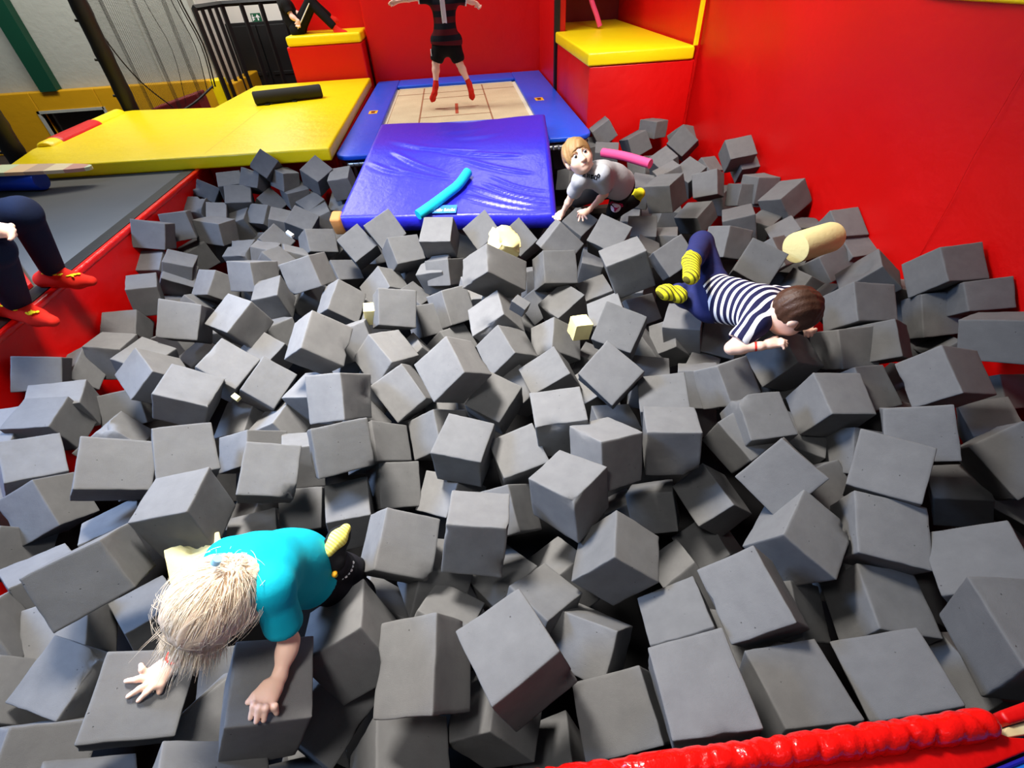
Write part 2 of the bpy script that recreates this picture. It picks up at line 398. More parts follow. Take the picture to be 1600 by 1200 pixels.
def net_sheet():
    nu, nv = 60, 30; V = []; F = []; U = []
    for i in range(nu + 1):
        s = i / nu
        bx = -3.67 + s * (-3.06 + 3.67); by = 6.45 + s * .85
        fold = .05 * math.sin(s * 19) + .03 * math.sin(s * 41 + 1)
        bot = -.02 + .12 * max(0, s - .55) / .45 + .05 * math.sin(s * math.pi) * -1
        for j in range(nv + 1):
            t = j / nv; z = bot + (2.3 - bot) * t
            lean = -.10 * (1 - t) * s
            V.append((bx + fold * .5 + lean * .3 + .05 * s * (1 - t) * -1, by + fold, z)); U.append((s * 1.6, t * 2.3))
    for i in range(nu):
        for j in range(nv):
            a = i * (nv + 1) + j; F.append((a, a + nv + 1, a + nv + 2, a + 1))
    me = bpy.data.meshes.new('net_sheet'); me.from_pydata(V, [], F); uv = me.uv_layers.new()
    for l in me.loops: uv.data[l.index].uv = U[l.vertex_index]
    part(link('net_sheet', me, 'net', None, True), net)
    for s, z0, w in [(.62, .02, .004), (.9, .1, .006), (.97, .12, .008), (1.0, .14, .012)]:
        x = -3.67 + s * .61; yy = 6.45 + s * .85
        pts = spline([(x - .12 * s * (1 - s) * 2 - .02, yy, z0 - .02), (x + .02, yy + .03, .55), (x - .03, yy - .02, 1.1), (x - .06, yy, 2.3)], 14)
        part(tube('gathered_fold', 'black_paint', pts, w * .8, 6), net)
    part(tube('hem_rope', 'black_paint', spline([(-3.67, 6.45, .0), (-3.5, 6.7, -.06), (-3.3, 7.0, .0), (-3.1, 7.28, .13)], 20), .013, 6), net)
    part(tube('hem_rope', 'black_paint', spline([(-3.655, 6.42, .98), (-3.62, 6.5, .6), (-3.55, 6.6, .3), (-3.42, 6.75, .02)], 20), .007, 6), net)
net_sheet()
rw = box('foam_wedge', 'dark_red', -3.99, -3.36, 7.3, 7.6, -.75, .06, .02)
bm = bmesh.new(); bm.from_mesh(rw.data)
for v in bm.verts:
    if v.co.z > 0 and v.co.x < -3.7: v.co.z -= .13
bm.to_mesh(rw.data); bm.free()
tag(rw, 'dark red foam wedge behind the yellow mat, under the net', 'foam block')

# ------------------------------------------------------------------ yellow mat
ym = empty('landing_mat', (-2.4, 5.7, 0), 'large yellow vinyl mat between the grey deck and the trampoline', 'mat')
part(prism('mat_body', 'yellow', [(-3.66, 4.30), (-2.35, 4.24), (-1.09, 4.18), (-1.14, 7.30), (-2.60, 7.30), (-2.68, 6.12), (-3.62, 6.30), (-3.80, 6.22), (-3.80, 4.86)], 0.0, .10, .018), ym)
part(box('crease', 'ochre', -2.10, -2.097, 4.3, 5.9, .099, .1005), ym)
def half_roll(name, mat, x, y0, y1, r):
    bm = bmesh.new(); n = 12
    ys = [y0, y0 + .02] + [y0 + (y1 - y0) * k / 10 for k in range(1, 10)] + [y1 - .02, y1]
    prev = None
    for k, yy in enumerate(ys):
        rr = r * (.8 if k in (0, len(ys) - 1) else 1)
        ring = [bm.verts.new((x + rr * math.cos(math.pi * a / n) * 1.5, yy, .085 + rr * math.sin(math.pi * a / n))) for a in range(n + 1)]
        if prev:
            for a in range(n): bm.faces.new((prev[a], prev[a + 1], ring[a + 1], ring[a]))
        else: bm.faces.new(ring)
        prev = ring
    bm.faces.new(prev[::-1])
    return smooth_by(link(name, bm_mesh(bm), mat), 45)
part(half_roll('edge_bolster', 'yellow', -3.72, 4.92, 6.2, .055), ym)
part(half_roll('velcro_strip', 'red', -3.72, 5.05, 5.72, .06), ym)
ped = prism('mat_plinth', 'red', [(-3.66, 4.52), (-1.10, 4.52), (-1.14, 7.28), (-2.58, 7.28), (-2.66, 6.10), (-3.78, 6.2)], -.75, -.004, .01)
tag(ped, 'red padded plinth under the large yellow mat', 'plinth')
ro = empty('foam_roller', (-1.87, 6.15, .1), 'dark grey foam roller lying on the yellow mat', 'foam roller')
part(tube('roller_body', 'black_foam', [(-2.215, 6.06, .165), (-2.205, 6.063, .165), (-1.54, 6.23, .165), (-1.53, 6.233, .165)], [.052, .064, .064, .052], 20), ro)
for t in (.15, .55):
    x = -2.21 + .68 * t; part(box('strap_tab', 'black', x, x + .05, 5.985 + .17 * t + .0, 6.02 + .17 * t, .1, .112, .003), ro)

# ------------------------------------------------------------------ red block and cushion at the back
bl = empty('padded_block', (-1.63, 7.6, -.75), 'red padded block with a yellow cushion lid at the back left', 'padded block')
part(box('block_body', 'red', -2.09, -1.165, 7.36, 7.96, -.75, .465, .02), bl)
part(box('cushion_lid', 'yellow', -2.07, -1.16, 7.35, 7.96, .467, .57, .025), bl)
# right box with mat
bx = empty('padded_block', (1.55, 5.8, -.8), 'big red padded block in the right corner beside the trampoline', 'padded block')
part(prism('block_body', 'red', [(1.105, 4.69), (2.02, 4.69), (2.02, 7.24), (1.21, 7.24), (1.21, 6.28), (1.105, 6.28)], -.79, .44, .012), bx)
cm = empty('cushion_mat', (1.55, 5.8, .44), 'yellow vinyl mat lying on the big red corner block', 'mat')
def cushion():
    bm = bmesh.new()
    pr = [(1.085, 4.675), (2.0, 4.675), (2.0, 7.2), (1.215, 7.2), (1.215, 6.3), (1.085, 6.3)]
    o = prism('mat_body', 'yellow', pr, .442, .54, .016); return part(o, cm)
cushion()
pp = box('corner_post', 'black_paint', 1.075, 1.135, 6.29, 6.35, .0, 2.6, .004); tag(pp, 'black square post at the rear corner of the yellow corner mat', 'post')
struct(box('trim_6', 'yellow', 1.985, 2.015, 4.665, 4.70, .54, 2.0, .004))
pn = tube('pool_noodle', 'pink', spline([(1.575, 6.3, .56), (1.535, 6.32, .66), (1.475, 6.36, .8), (1.44, 6.4, 1.0), (1.45, 6.45, 1.25)], 20), .026, 14)
tag(pn, 'dull pink foam noodle standing on the yellow corner mat', 'pool noodle')

# ------------------------------------------------------------------ trampoline
tr = empty('trampoline', (0, 5.9, -.25), 'rectangular trampoline with blue edge pads and a tan bed', 'trampoline')
def pad(name, poly): return part(prism(name, 'blue', poly, -.03, .012, .014), tr)
def roundpoly(x0, x1, y0, y1, r, corners):
    out = []
    for (cx, cy, a0, key) in ((x1, y0, -90, 'br'), (x1, y1, 0, 'tr'), (x0, y1, 90, 'tl'), (x0, y0, 180, 'bl')):
        if key in corners:
            sx = -1 if cx == x1 else 1; sy = -1 if cy == y1 else 1
            for k in range(5):
                a = math.radians(a0 + 22.5 * k); out.append((cx + sx * r + r * math.cos(a), cy + sy * r + r * math.sin(a)))
        else: out.append((cx, cy))
    return out
pad('edge_pad', roundpoly(-1.09, -.80, 4.25, 7.55, .12, ('bl',)))
pad('edge_pad', roundpoly(.70, 1.085, 4.30, 7.55, .16, ('br',)))
pad('edge_pad', roundpoly(-.80, .70, 7.12, 7.55, .1, ()))
pad('edge_pad', roundpoly(-.80, .70, 4.25, 4.62, .1, ()))
bed = box('jumping_bed', 'bed', -.80, .70, 4.6, 7.13, -.045, -.03); part(bed, tr)
def bline(x0, y0, x1, y1, w=.008, mat='line_brown', z=-.0285):
    dx, dy = x1 - x0, y1 - y0; L = math.hypot(dx, dy); nx, ny = -dy / L * w, dx / L * w
    return [(x0 + nx, y0 + ny, z), (x1 + nx, y1 + ny, z), (x1 - nx, y1 - ny, z), (x0 - nx, y0 - ny, z)]
bm = bmesh.new()
def addq(bm, q): bm.faces.new([bm.verts.new(p) for p in q])
for L in [(-.45, 5.2, -.46, 7.1), (.29, 5.2, .27, 7.1), (-.79, 6.75, .69, 6.8), (-.45, 6.45, .29, 6.48), (-.3, 5.9, .18, 5.92), (-.45, 5.55, .29, 5.56), (-.45, 5.25, .29, 5.25)]:
    addq(bm, bline(*L))
part(link('bed_markings', bm_mesh(bm), 'line_brown'), bed); 
bm = bmesh.new(); addq(bm, bline(-.065, 5.62, -.065, 6.1, .017, z=-.028)); part(link('centre_mark', bm_mesh(bm), basic('mark_red', (176, 84, 60), .9, .1)), bed)
for o in [c for c in COL.objects if c.name.startswith(('bed_markings', 'centre_mark'))]:
    o.matrix_parent_inverse = Matrix.Identity(4); o.matrix_parent_inverse = Matrix.Translation(-Vector(tr.location)) @ Matrix.Identity(4); o.matrix_parent_inverse = (Matrix.Translation(tr.location) @ bed.matrix_parent_inverse).inverted()
def webbing():
    bm = bmesh.new()
    box_bm(bm, -.81, -.775, 4.6, 7.13, -.032, -.024); box_bm(bm, .66, .71, 4.6, 7.13, -.032, -.024); box_bm(bm, -.8, .7, 7.09, 7.135, -.032, -.024)
    return part(link('bed_webbing', bm_mesh(bm), 'bed_edge'), tr)
webbing()
fr = part(tube('steel_frame', 'steel', [(-1.05, 7.5, -.07), (-1.06, 4.42, -.07), (-1.0, 4.3, -.07), (1.0, 4.33, -.07), (1.05, 4.45, -.07), (1.05, 7.5, -.07)], .022, 10), tr)
def springs():
    bm = bmesh.new()
    for k in range(46):
        x = -1.0 + 2.0 * k / 45
        tube_bm(bm, [(x, 4.31, -.05), (x + .004, 4.27, -.075)], .008, 6)
    return part(link('springs', bm_mesh(bm), 'steel'), tr)
springs()
for sx in (-1.0, 1.0):
    for sy in (4.5, 7.4):
        bm = bmesh.new(); tube_bm(bm, [(sx, sy, -.08), (sx, sy, -.8)], .02, 10); part(smooth_by(link('leg', bm_mesh(bm), 'steel'), 40), tr)
for (x, y, a) in ((-.945, 5.76, .06), (.83, 5.80, -.06)):
    st = part(box('sticker', 'orange', x - .045, x + .045, y - .07, y + .07, .012, .0135), tr); st['label'] = 'orange sticker'
    bm = bmesh.new(); box_bm(bm, x - .02, x + .02, y - .045, y + .045, .0135, .014); box_bm(bm, x - .03, x + .03, y + .03, y + .045, .0135, .014)
    o = link('sticker_emblem', bm_mesh(bm), 'brown_ink', st); o.matrix_parent_inverse = (Matrix.Translation(tr.location) @ st.matrix_parent_inverse).inverted()

# ------------------------------------------------------------------ blue crash mat
RL, RR, HL, HR, FR, FL = [Vector(p) for p in [[-0.7275, 4.7052, 0.13], [0.7056, 4.629, 0.13], [-0.7468, 4.0156, 0.115], [0.6153, 3.8137, 0.115], [0.5438, 3.0596, -0.12], [-0.9357, 3.2996, -0.12]]]
mu = ((HR - HL) + (FR - FL)).normalized(); mv = (HL + HR - FL - FR); mv = (mv - mu * mv.dot(mu)).normalized(); mw = mu.cross(mv)
if mw.z < 0: mw = -mw
mc = (HL + HR + FR + FL) / 4
cmat = empty('crash_mat', mc - mw * .07, 'big blue landing mat sloping from the trampoline into the foam pit', 'mat')
BH = .38     # the mat bends where it leaves the trampoline
def matp(a, b, c=0):
    def row(t):
        L = FL.lerp(HL, t) if t <= 1 else HL.lerp(RL, t - 1); Rr = FR.lerp(HR, t) if t <= 1 else HR.lerp(RR, t - 1)
        return L.lerp(Rr, (a + 1) / 2)
    t = (b + 1) / (BH + 1) if b <= BH else 1 + (b - BH) / (1 - BH)
    w = .3
    p = row(t) if abs(t - 1) > w else sum((row(min(2, max(0, t + w * k))) for k in (-.6, -.3, 0, .3, .6)), Vector()) / 5
    return p + mw * c
def crash():
    nu, nv = 90, 100; V = []; F = []
    folds = [((-.75, .35), (.0, -.25), .03, .012), ((-.85, .55), (.25, .28), .028, .010), ((-.3, .35), (.75, .12), .03, .012), ((.05, .12), (.85, -.25), .03, .010),
             ((.15, -.45), (.95, -.85), .028, .016), ((.3, -.4), (.97, -.75), .022, .012), ((.1, -.62), (.96, -.93), .025, .014), ((-.1, .55), (.5, .62), .03, .008),
             ((-.95, .1), (-.4, -.2), .03, .008), ((.35, -.25), (.97, -.6), .02, .009), ((-.7, .0), (.05, -.35), .02, .008), ((-.2, .7), (.3, .8), .04, .008)]
    for j in range(nv + 1):
        for i in range(nu + 1):
            a = -1 + 2 * i / nu; b = -1 + 2 * j / nv; h = 0
            for (p, q, wd, am) in folds:
                dx, dy = q[0] - p[0], q[1] - p[1]; L2 = dx * dx + dy * dy
                t = min(1, max(0, ((a - p[0]) * dx + (b - p[1]) * dy) / L2)); cx, cy = p[0] + t * dx, p[1] + t * dy
                bend = .05 * math.sin(t * 3.1)
                d = (a - cx) * (-dy) / math.sqrt(L2) + (b - cy) * dx / math.sqrt(L2) + bend
                e = math.hypot(a - cx, b - cy)
                if e < .3: h += am * (1 - abs(2 * t - 1) ** 3) * (math.exp(-(d / wd) ** 2) - .5 * math.exp(-((d + wd * 1.7) / wd) ** 2))
            edge = min(1 - abs(a), 1 - abs(b)); drop = 0
            if edge < .03: drop = -.012 * (1 - edge / .03) ** 2
            sag = -.03 * math.exp(-((a - .05) / .5) ** 2) * max(0, b - .6) / .4 - .015 * math.exp(-((a - .75) / .3) ** 2 - ((b + .6) / .4) ** 2)
            V.append(matp(a, b, h + drop + sag))
    for j in range(nv):
        for i in range(nu):
            k = j * (nu + 1) + i; F.append((k, k + 1, k + nu + 2, k + nu + 1))
    # sides and bottom
    ring = [i for i in range(nu + 1)] + [j * (nu + 1) + nu for j in range(1, nv + 1)] + [nv * (nu + 1) + i for i in range(nu - 1, -1, -1)] + [j * (nu + 1) for j in range(nv - 1, 0, -1)]
    rows = [ring]
    for dz, out in ((-.03, .010), (-.07, .014), (-.11, .010), (-.13, -.004)):
        row = []
        for k in ring:
            i, j = k % (nu + 1), k // (nu + 1); a = -1 + 2 * i / nu; b = -1 + 2 * j / nv
            o = mu * (out if a > .999 else -out if a < -.999 else 0) + mv * (out if b > .999 else -out if b < -.999 else 0)
            row.append(len(V)); V.append(matp(a, b, dz) + o)
        rows.append(row)
    n = len(ring)
    for r0, r1 in zip(rows, rows[1:]):
        for k in range(n): F.append((r0[k], r1[k], r1[(k + 1) % n], r0[(k + 1) % n]))
    F.append(tuple(rows[-1]))
    me = bpy.data.meshes.new('cover'); me.from_pydata([tuple(v) for v in V], [], F); me.update()
    bm = bmesh.new(); bm.from_mesh(me); bmesh.ops.recalc_face_normals(bm, faces=bm.faces); bm.to_mesh(me); bm.free()
    return part(link('cover', me, 'mat_blue', None, True), cmat)
crash()
# tan corner piece and tag
bm = bmesh.new(); fr_c = matp(-1, -1)
box_bm(bm, -.055, .022, -.03, .07, -.13, .006, .016, 3, Matrix.Translation(fr_c + mu * .0 - mv * .0) @ Matrix(((mu.x, mv.x, mw.x, 0), (mu.y, mv.y, mw.y, 0), (mu.z, mv.z, mw.z, 0), (0, 0, 0, 1))))
o = part(smooth_by(link('corner_patch', bm_mesh(bm), 'tan'), 40), cmat); o['label'] = 'tan leather corner patch'
tg_c = matp(.0, -.93, .004)
def tagq(a0, a1, b0, b1, h): return [tuple(tg_c + mu * a + mv * b + mw * h) for a, b in ((a0, b0), (a1, b0), (a1, b1), (a0, b1))]
bm = bmesh.new(); addq(bm, tagq(-.10, .08, -.035, .045, .012)); lb = part(link('maker_tag', bm_mesh(bm), 'tag_blue'), cmat); lb['label'] = 'light blue tag with white lettering'
bm = bmesh.new()
for k, x in enumerate([-.088, -.072, -.056, -.04, -.024, -.004, .012, .028, .044, .058]):
    hh = .03 if k in (0, 3, 5, 8) else .02
    addq(bm, tagq(x, x + .004, -.02, -.02 + hh, .0135)); addq(bm, tagq(x, x + .012, -.02 + hh - .006, -.02 + hh, .0135))
    if k % 3 != 1: addq(bm, tagq(x + .008, x + .012, -.02, .0 + hh * .3, .0135))
    if k % 2: addq(bm, tagq(x, x + .012, -.02, -.015, .0135))
o = link('tag_lettering', bm_mesh(bm), 'white', lb); o.matrix_parent_inverse = (Matrix.Translation(cmat.location) @ lb.matrix_parent_inverse).inverted()
# cyan noodle on the mat
def onmat(a, b, c): return tuple(matp(a, b, c))
NOOD = [[-0.3697, 3.1572, -0.0934], [-0.2687, 3.2371, -0.0637], [-0.1598, 3.3312, -0.0291], [-0.0801, 3.4081, -0.0014], [-0.0095, 3.5238, 0.038]]
tag(tube('pool_noodle', 'cyan', spline(NOOD, 24), [.026] + [.033] * 22 + [.026] if False else .033, 18), 'cyan foam noodle lying on the blue crash mat', 'pool noodle')

# ------------------------------------------------------------------ left deck things
rl = empty('balance_roller', (-3.45, 4.2, 0), 'blue plastic roller under the striped balance board', 'roller')
part(tube('roller_tube', 'roller_blue', [(-3.70, 4.10, .072), (-3.69, 4.10, .072), (-3.22, 4.02, .072), (-3.21, 4.018, .072)], [.062, .07, .07, .064], 24), rl)
bb = empty('balance_board', (-3.6, 4.1, .15), 'striped pastel balance board tipped over the blue roller', 'board')
def board():
    bm = bmesh.new(); n = 40; top = []; bot = []
    c = Vector((-3.56, 4.03, .162)); ax = Vector((.98, .06, -.06)).normalized(); ay = Vector((-.06, 1, .02)).normalized(); az = ax.cross(ay)
    for k in range(n):
        a = 2 * math.pi * k / n; p = c + ax * (.72 * math.copysign(abs(math.cos(a)) ** .8, math.cos(a))) + ay * (.095 * math.copysign(abs(math.sin(a)) ** .8, math.sin(a)))
        top.append(bm.verts.new(p + az * .012)); bot.append(bm.verts.new(p - az * .012))
    bm.faces.new(top); bm.faces.new(bot[::-1])
    for k in range(n): bm.faces.new((top[k], bot[k], bot[(k + 1) % n], top[(k + 1) % n]))
    w = NT('pastel_stripes'); g = w.n('ShaderNodeTexCoord'); sp = w.n('ShaderNodeSeparateXYZ'); w.l(g.outputs['Object'], sp.inputs[0])
    m = w.n('ShaderNodeMath', operation='MULTIPLY_ADD'); m.inputs[1].default_value = 1.6; m.inputs[2].default_value = 7.0
    w.l(sp.outputs['X'], m.inputs[0]); f = w.n('ShaderNodeMath', operation='FRACT'); w.l(m.outputs[0], f.inputs[0])
    r = w.n('ShaderNodeValToRGB'); r.color_ramp.interpolation = 'CONSTANT'; cols = [(232, 214, 170), (206, 150, 130), (214, 224, 178), (236, 200, 150), (200, 170, 140)]
    for i, cc in enumerate(cols):
        if i < 2: e = r.color_ramp.elements[i]; e.position = i / 5
        else: e = r.color_ramp.elements.new(i / 5)
        e.color = lin(cc)
    w.l(f.outputs[0], r.inputs['Fac']); w.l(r.outputs[0], w.b.inputs['Base Color'])
    part(link('board_deck', bm_mesh(bm), w.m), bb)
board()
# padded stool of the seated adult
stl = box('foam_block', 'red', -2.95, -2.33, 1.75, 2.28, .026, .315, .02); tag(stl, 'low red padded block the adult in jeans sits on', 'padded block')

fp = prism('floor_pad', 'red', [(-3.3, 1.3), (-2.30, 1.3), (-2.30, 2.40), (-2.74, 2.88), (-3.3, 2.88)], .001, .025, .006); tag(fp, 'thin red floor pad on the grey deck under the seated adult', 'mat')
# ------------------------------------------------------------------ near rim
def rim():
    e = empty('rim_bolster', (.3, .155, -.03), 'glossy wrinkled red bolster along the near rim of the pit', 'bolster')
    bm = bmesh.new(); n = 22; m = 300; prev = None
    x0, x1 = -.35, .905
    rr = random.Random(3)
    wr = [(rr.uniform(x0, x1), rr.uniform(.004, .012), rr.uniform(.0012, .0042), rr.uniform(-1.2, 1.2)) for _ in range(70)]
    for i in range(m + 1):
        x = x0 + (x1 - x0) * i / m
        end = min(1, (x1 - x) / .03); end = math.sqrt(max(0, 1 - (1 - end) ** 2)) if end < 1 else 1
        ring = []
        for k in range(n):
            a = 2 * math.pi * k / n
            w = sum(-am * math.exp(-((x - c + sl * (a - 1.6) * .02) / wd) ** 2) for c, wd, am, sl in wr)
            r = (.036 + w) * (.35 + .65 * end)
            ring.append(bm.verts.new((x, .152 + r * 1.0 * math.cos(a) * .78, .002 + r * math.sin(a) * 1.0)))
        if prev:
            for k in range(n): bm.faces.new((prev[k], prev[(k + 1) % n], ring[(k + 1) % n], ring[k]))
        else: bm.faces.new(ring)
        prev = ring
    bm.faces.new(prev[::-1])
    part(link('bolster_cover', bm_mesh(bm), 'red_gloss', None, True), e)
    fl = prism('flap', 'red', [(-.35, .062), (.66, .062), (.98, .112), (.98, .118), (.92, .128), (.90, .14), (-.35, .14)], -.02, .0, .003)
    part(fl, e)
rim()
rb2 = prism('rim_pad', 'red', [(.93, .145), (1.4, .19), (1.4, .235), (.93, .168)], -.03, .008, .008); tag(rb2, 'short red rim pad just right of the wrinkled bolster', 'pad')
wd = prism('plywood_edge', basic('pale_wood', (214, 196, 150), .7, .3), [(.905, .128), (1.4, .14), (1.4, .185), (.93, .143)], -.05, -.005, .002); tag(wd, 'pale wooden edge showing beside the blue mat', 'board')
nb = empty('blue_mat', (.9, -.1, -.03), 'bright blue mat at the near corner in front of the red rim', 'mat')
part(prism('mat_body', 'near_blue', [(-.4, -.6), (1.6, -.6), (1.6, .125), (1.0, .105), (.7, .058), (-.4, .052)], -.06, .002, .004), nb)
part(tube('piping', 'deep_blue', [(-.4, .054, .002), (.7, .06, .002), (1.0, .107, .002), (1.6, .127, .002)], .004, 8), nb)
# pink noodle behind the boy in grey
tag(tube('pool_noodle', 'pink', spline([(1.03, 3.78, .02), (1.15, 3.62, .03), (1.29, 3.44, .02)], 14), .032, 18), 'bright pink foam noodle lying on the grey cubes behind the crouching boy', 'pool noodle')

# ------------------------------------------------------------------ foam cubes
from mathutils import noise
T = [-.5, -.486, -.455, -.36, -.22, -.075, .075, .22, .36, .455, .486, .5]
def cube_mesh(seed, chips=(), rough=.006, name='foam_cube', torn=.035):
    """a unit foam cube: rounded worn edges, slight bulge, chips = [(x, y, z, radius)] bitten off"""
    r = random.Random(seed); n = len(T); off = Vector((r.uniform(-50, 50), r.uniform(-50, 50), r.uniform(-50, 50)))
    idx = {}; V = []; F = []
    def vid(i, j, k):
        key = (i, j, k)
        if key not in idx:
            idx[key] = len(V); V.append(Vector((T[i], T[j], T[k])))
        return idx[key]
    m = n - 1
    for a in range(m):
        for b in range(m):
            F += [(vid(a, b, 0), vid(a, b + 1, 0), vid(a + 1, b + 1, 0), vid(a + 1, b, 0)), (vid(a, b, m), vid(a + 1, b, m), vid(a + 1, b + 1, m), vid(a, b + 1, m)),
                  (vid(a, 0, b), vid(a + 1, 0, b), vid(a + 1, 0, b + 1), vid(a, 0, b + 1)), (vid(a, m, b), vid(a, m, b + 1), vid(a + 1, m, b + 1), vid(a + 1, m, b)),
                  (vid(0, a, b), vid(0, a, b + 1), vid(0, a + 1, b + 1), vid(0, a + 1, b)), (vid(m, a, b), vid(m, a + 1, b), vid(m, a + 1, b + 1), vid(m, a, b + 1))]
    skew = [Vector((r.uniform(-.03, .03), r.uniform(-.03, .03), r.uniform(-.03, .03))) for _ in range(8)]
    if not chips:
        chips = []
        for _ in range(r.choice((0, 1, 2, 2, 3))):
            c = [r.choice((-.5, .5)) for _ in range(3)]; c[r.randrange(3)] = r.uniform(-.5, .5); chips.append((*c, r.uniform(.03, .075)))
    R0 = .02
    for i, p in enumerate(V):
        q = Vector([max(-.5 + R0, min(.5 - R0, c)) for c in p]); d = p - q
        if d.length > 1e-6: p = q + d.normalized() * min(R0, d.length if sum(abs(c) > 1e-6 for c in d) == 1 else R0)
        u = [c + .5 for c in p]
        for k in range(8):
            w = (u[0] if k & 1 else 1 - u[0]) * (u[1] if k & 2 else 1 - u[1]) * (u[2] if k & 4 else 1 - u[2]); p = p + skew[k] * w
        nv = noise.noise_vector(p * 2.2 + off) * .012
        ed = sorted(abs(c) for c in V[i])
        if ed[1] > .44: nv = nv + noise.noise_vector(p * 11 + off) * rough * 1.3
        p = p + nv
        for (cx, cy, cz, cr) in chips:
            c = Vector((cx, cy, cz)); dd = (p - c)
            rr = cr * (1 + .5 * noise.noise(p * 9 + off))
            if dd.length < rr:
                inward = (-c).normalized()
                p = p + inward * (rr - dd.length) * .85 + noise.noise_vector(p * 25 + off) * torn * .6
        V[i] = p
    me = bpy.data.meshes.new(name); me.from_pydata([tuple(v) for v in V], [], F); me.update()
    me.polygons.foreach_set('use_smooth', [True] * len(F))
    return me
CM = [cube_mesh(s) for s in range(14)]
for me in CM: me.materials.append(M['foam'])
CHIPS = {'8c': [(0.5, 0.5, -0.5, 0.16)], '6t': [(0.5, 0.5, -0.5, 0.22)], '8b': [(0.5, -0.5, -0.5, 0.1), (0.5, 0.3, -0.5, 0.16), (-0.5, -0.35, -0.5, 0.06)], 'B16': [(-0.15, 0.5, -0.5, 0.28)], '4s': [(0.5, 0.5, -0.5, 0.24)], '5m': [(0.5, 0.5, 0.5, 0.2)], 'A14': [(-0.5, 0, -0.5, 0.22), (0, 0.5, -0.5, 0.18), (-0.5, 0.5, -0.5, 0.2)], 'A15': [(0.3, -0.5, -0.5, 0.2), (0.5, 0.5, -0.5, 0.2)], 'A12': [(0.5, 0, -0.5, 0.25)], 'A32': [(-0.5, -0.3, -0.5, 0.2), (0.5, 0.5, -0.5, 0.2)], '7f': [(0.5, -0.5, -0.5, 0.28), (0.5, -0.1, -0.5, 0.15)], '4m': [(0.5, -0.1, 0.3, 0.18)], 'B8': [(0.5, -0.1, -0.5, 0.12), (-0.3, 0.5, -0.5, 0.16)], 'D4': [(0.1, 0.1, -0.5, 0.25)], 'A3': [(0, -0.5, -0.5, 0.25)], 'A1': [(-0.5, 0.5, -0.5, 0.12)], 'B9': [(-0.5, -0.5, -0.5, 0.3), (-0.3, 0.5, -0.5, 0.1)], '5a': [(-0.2, 0.5, -0.5, 0.22)], '8f': [(-0.5, 0, -0.5, 0.12), (0.5, -0.5, 0.3, 0.15)], 'B45': [(0.5, -0.5, -0.5, 0.1)], 'A46': [(0.5, 0, -0.5, 0.12)], '6c': [(0, -0.5, 0.5, 0.15)], '6g': [(-0.5, -0.5, -0.5, 0.25)], '4n': [(0.5, 0.5, -0.5, 0.1)], 'A42': [(-0.5, 0.5, -0.5, 0.14)], '4h': [(0.5, 0.4, -0.5, 0.1)], '8a': [(0.5, 0.5, -0.5, 0.14)], '4u': [(-0.5, -0.5, -0.5, 0.25)], '8e': [(0.5, 0.5, 0.3, 0.16)], '4p': [(0.5, 0.5, -0.5, 0.12)], '9c': [(0, 0.5, -0.5, 0.1)]}
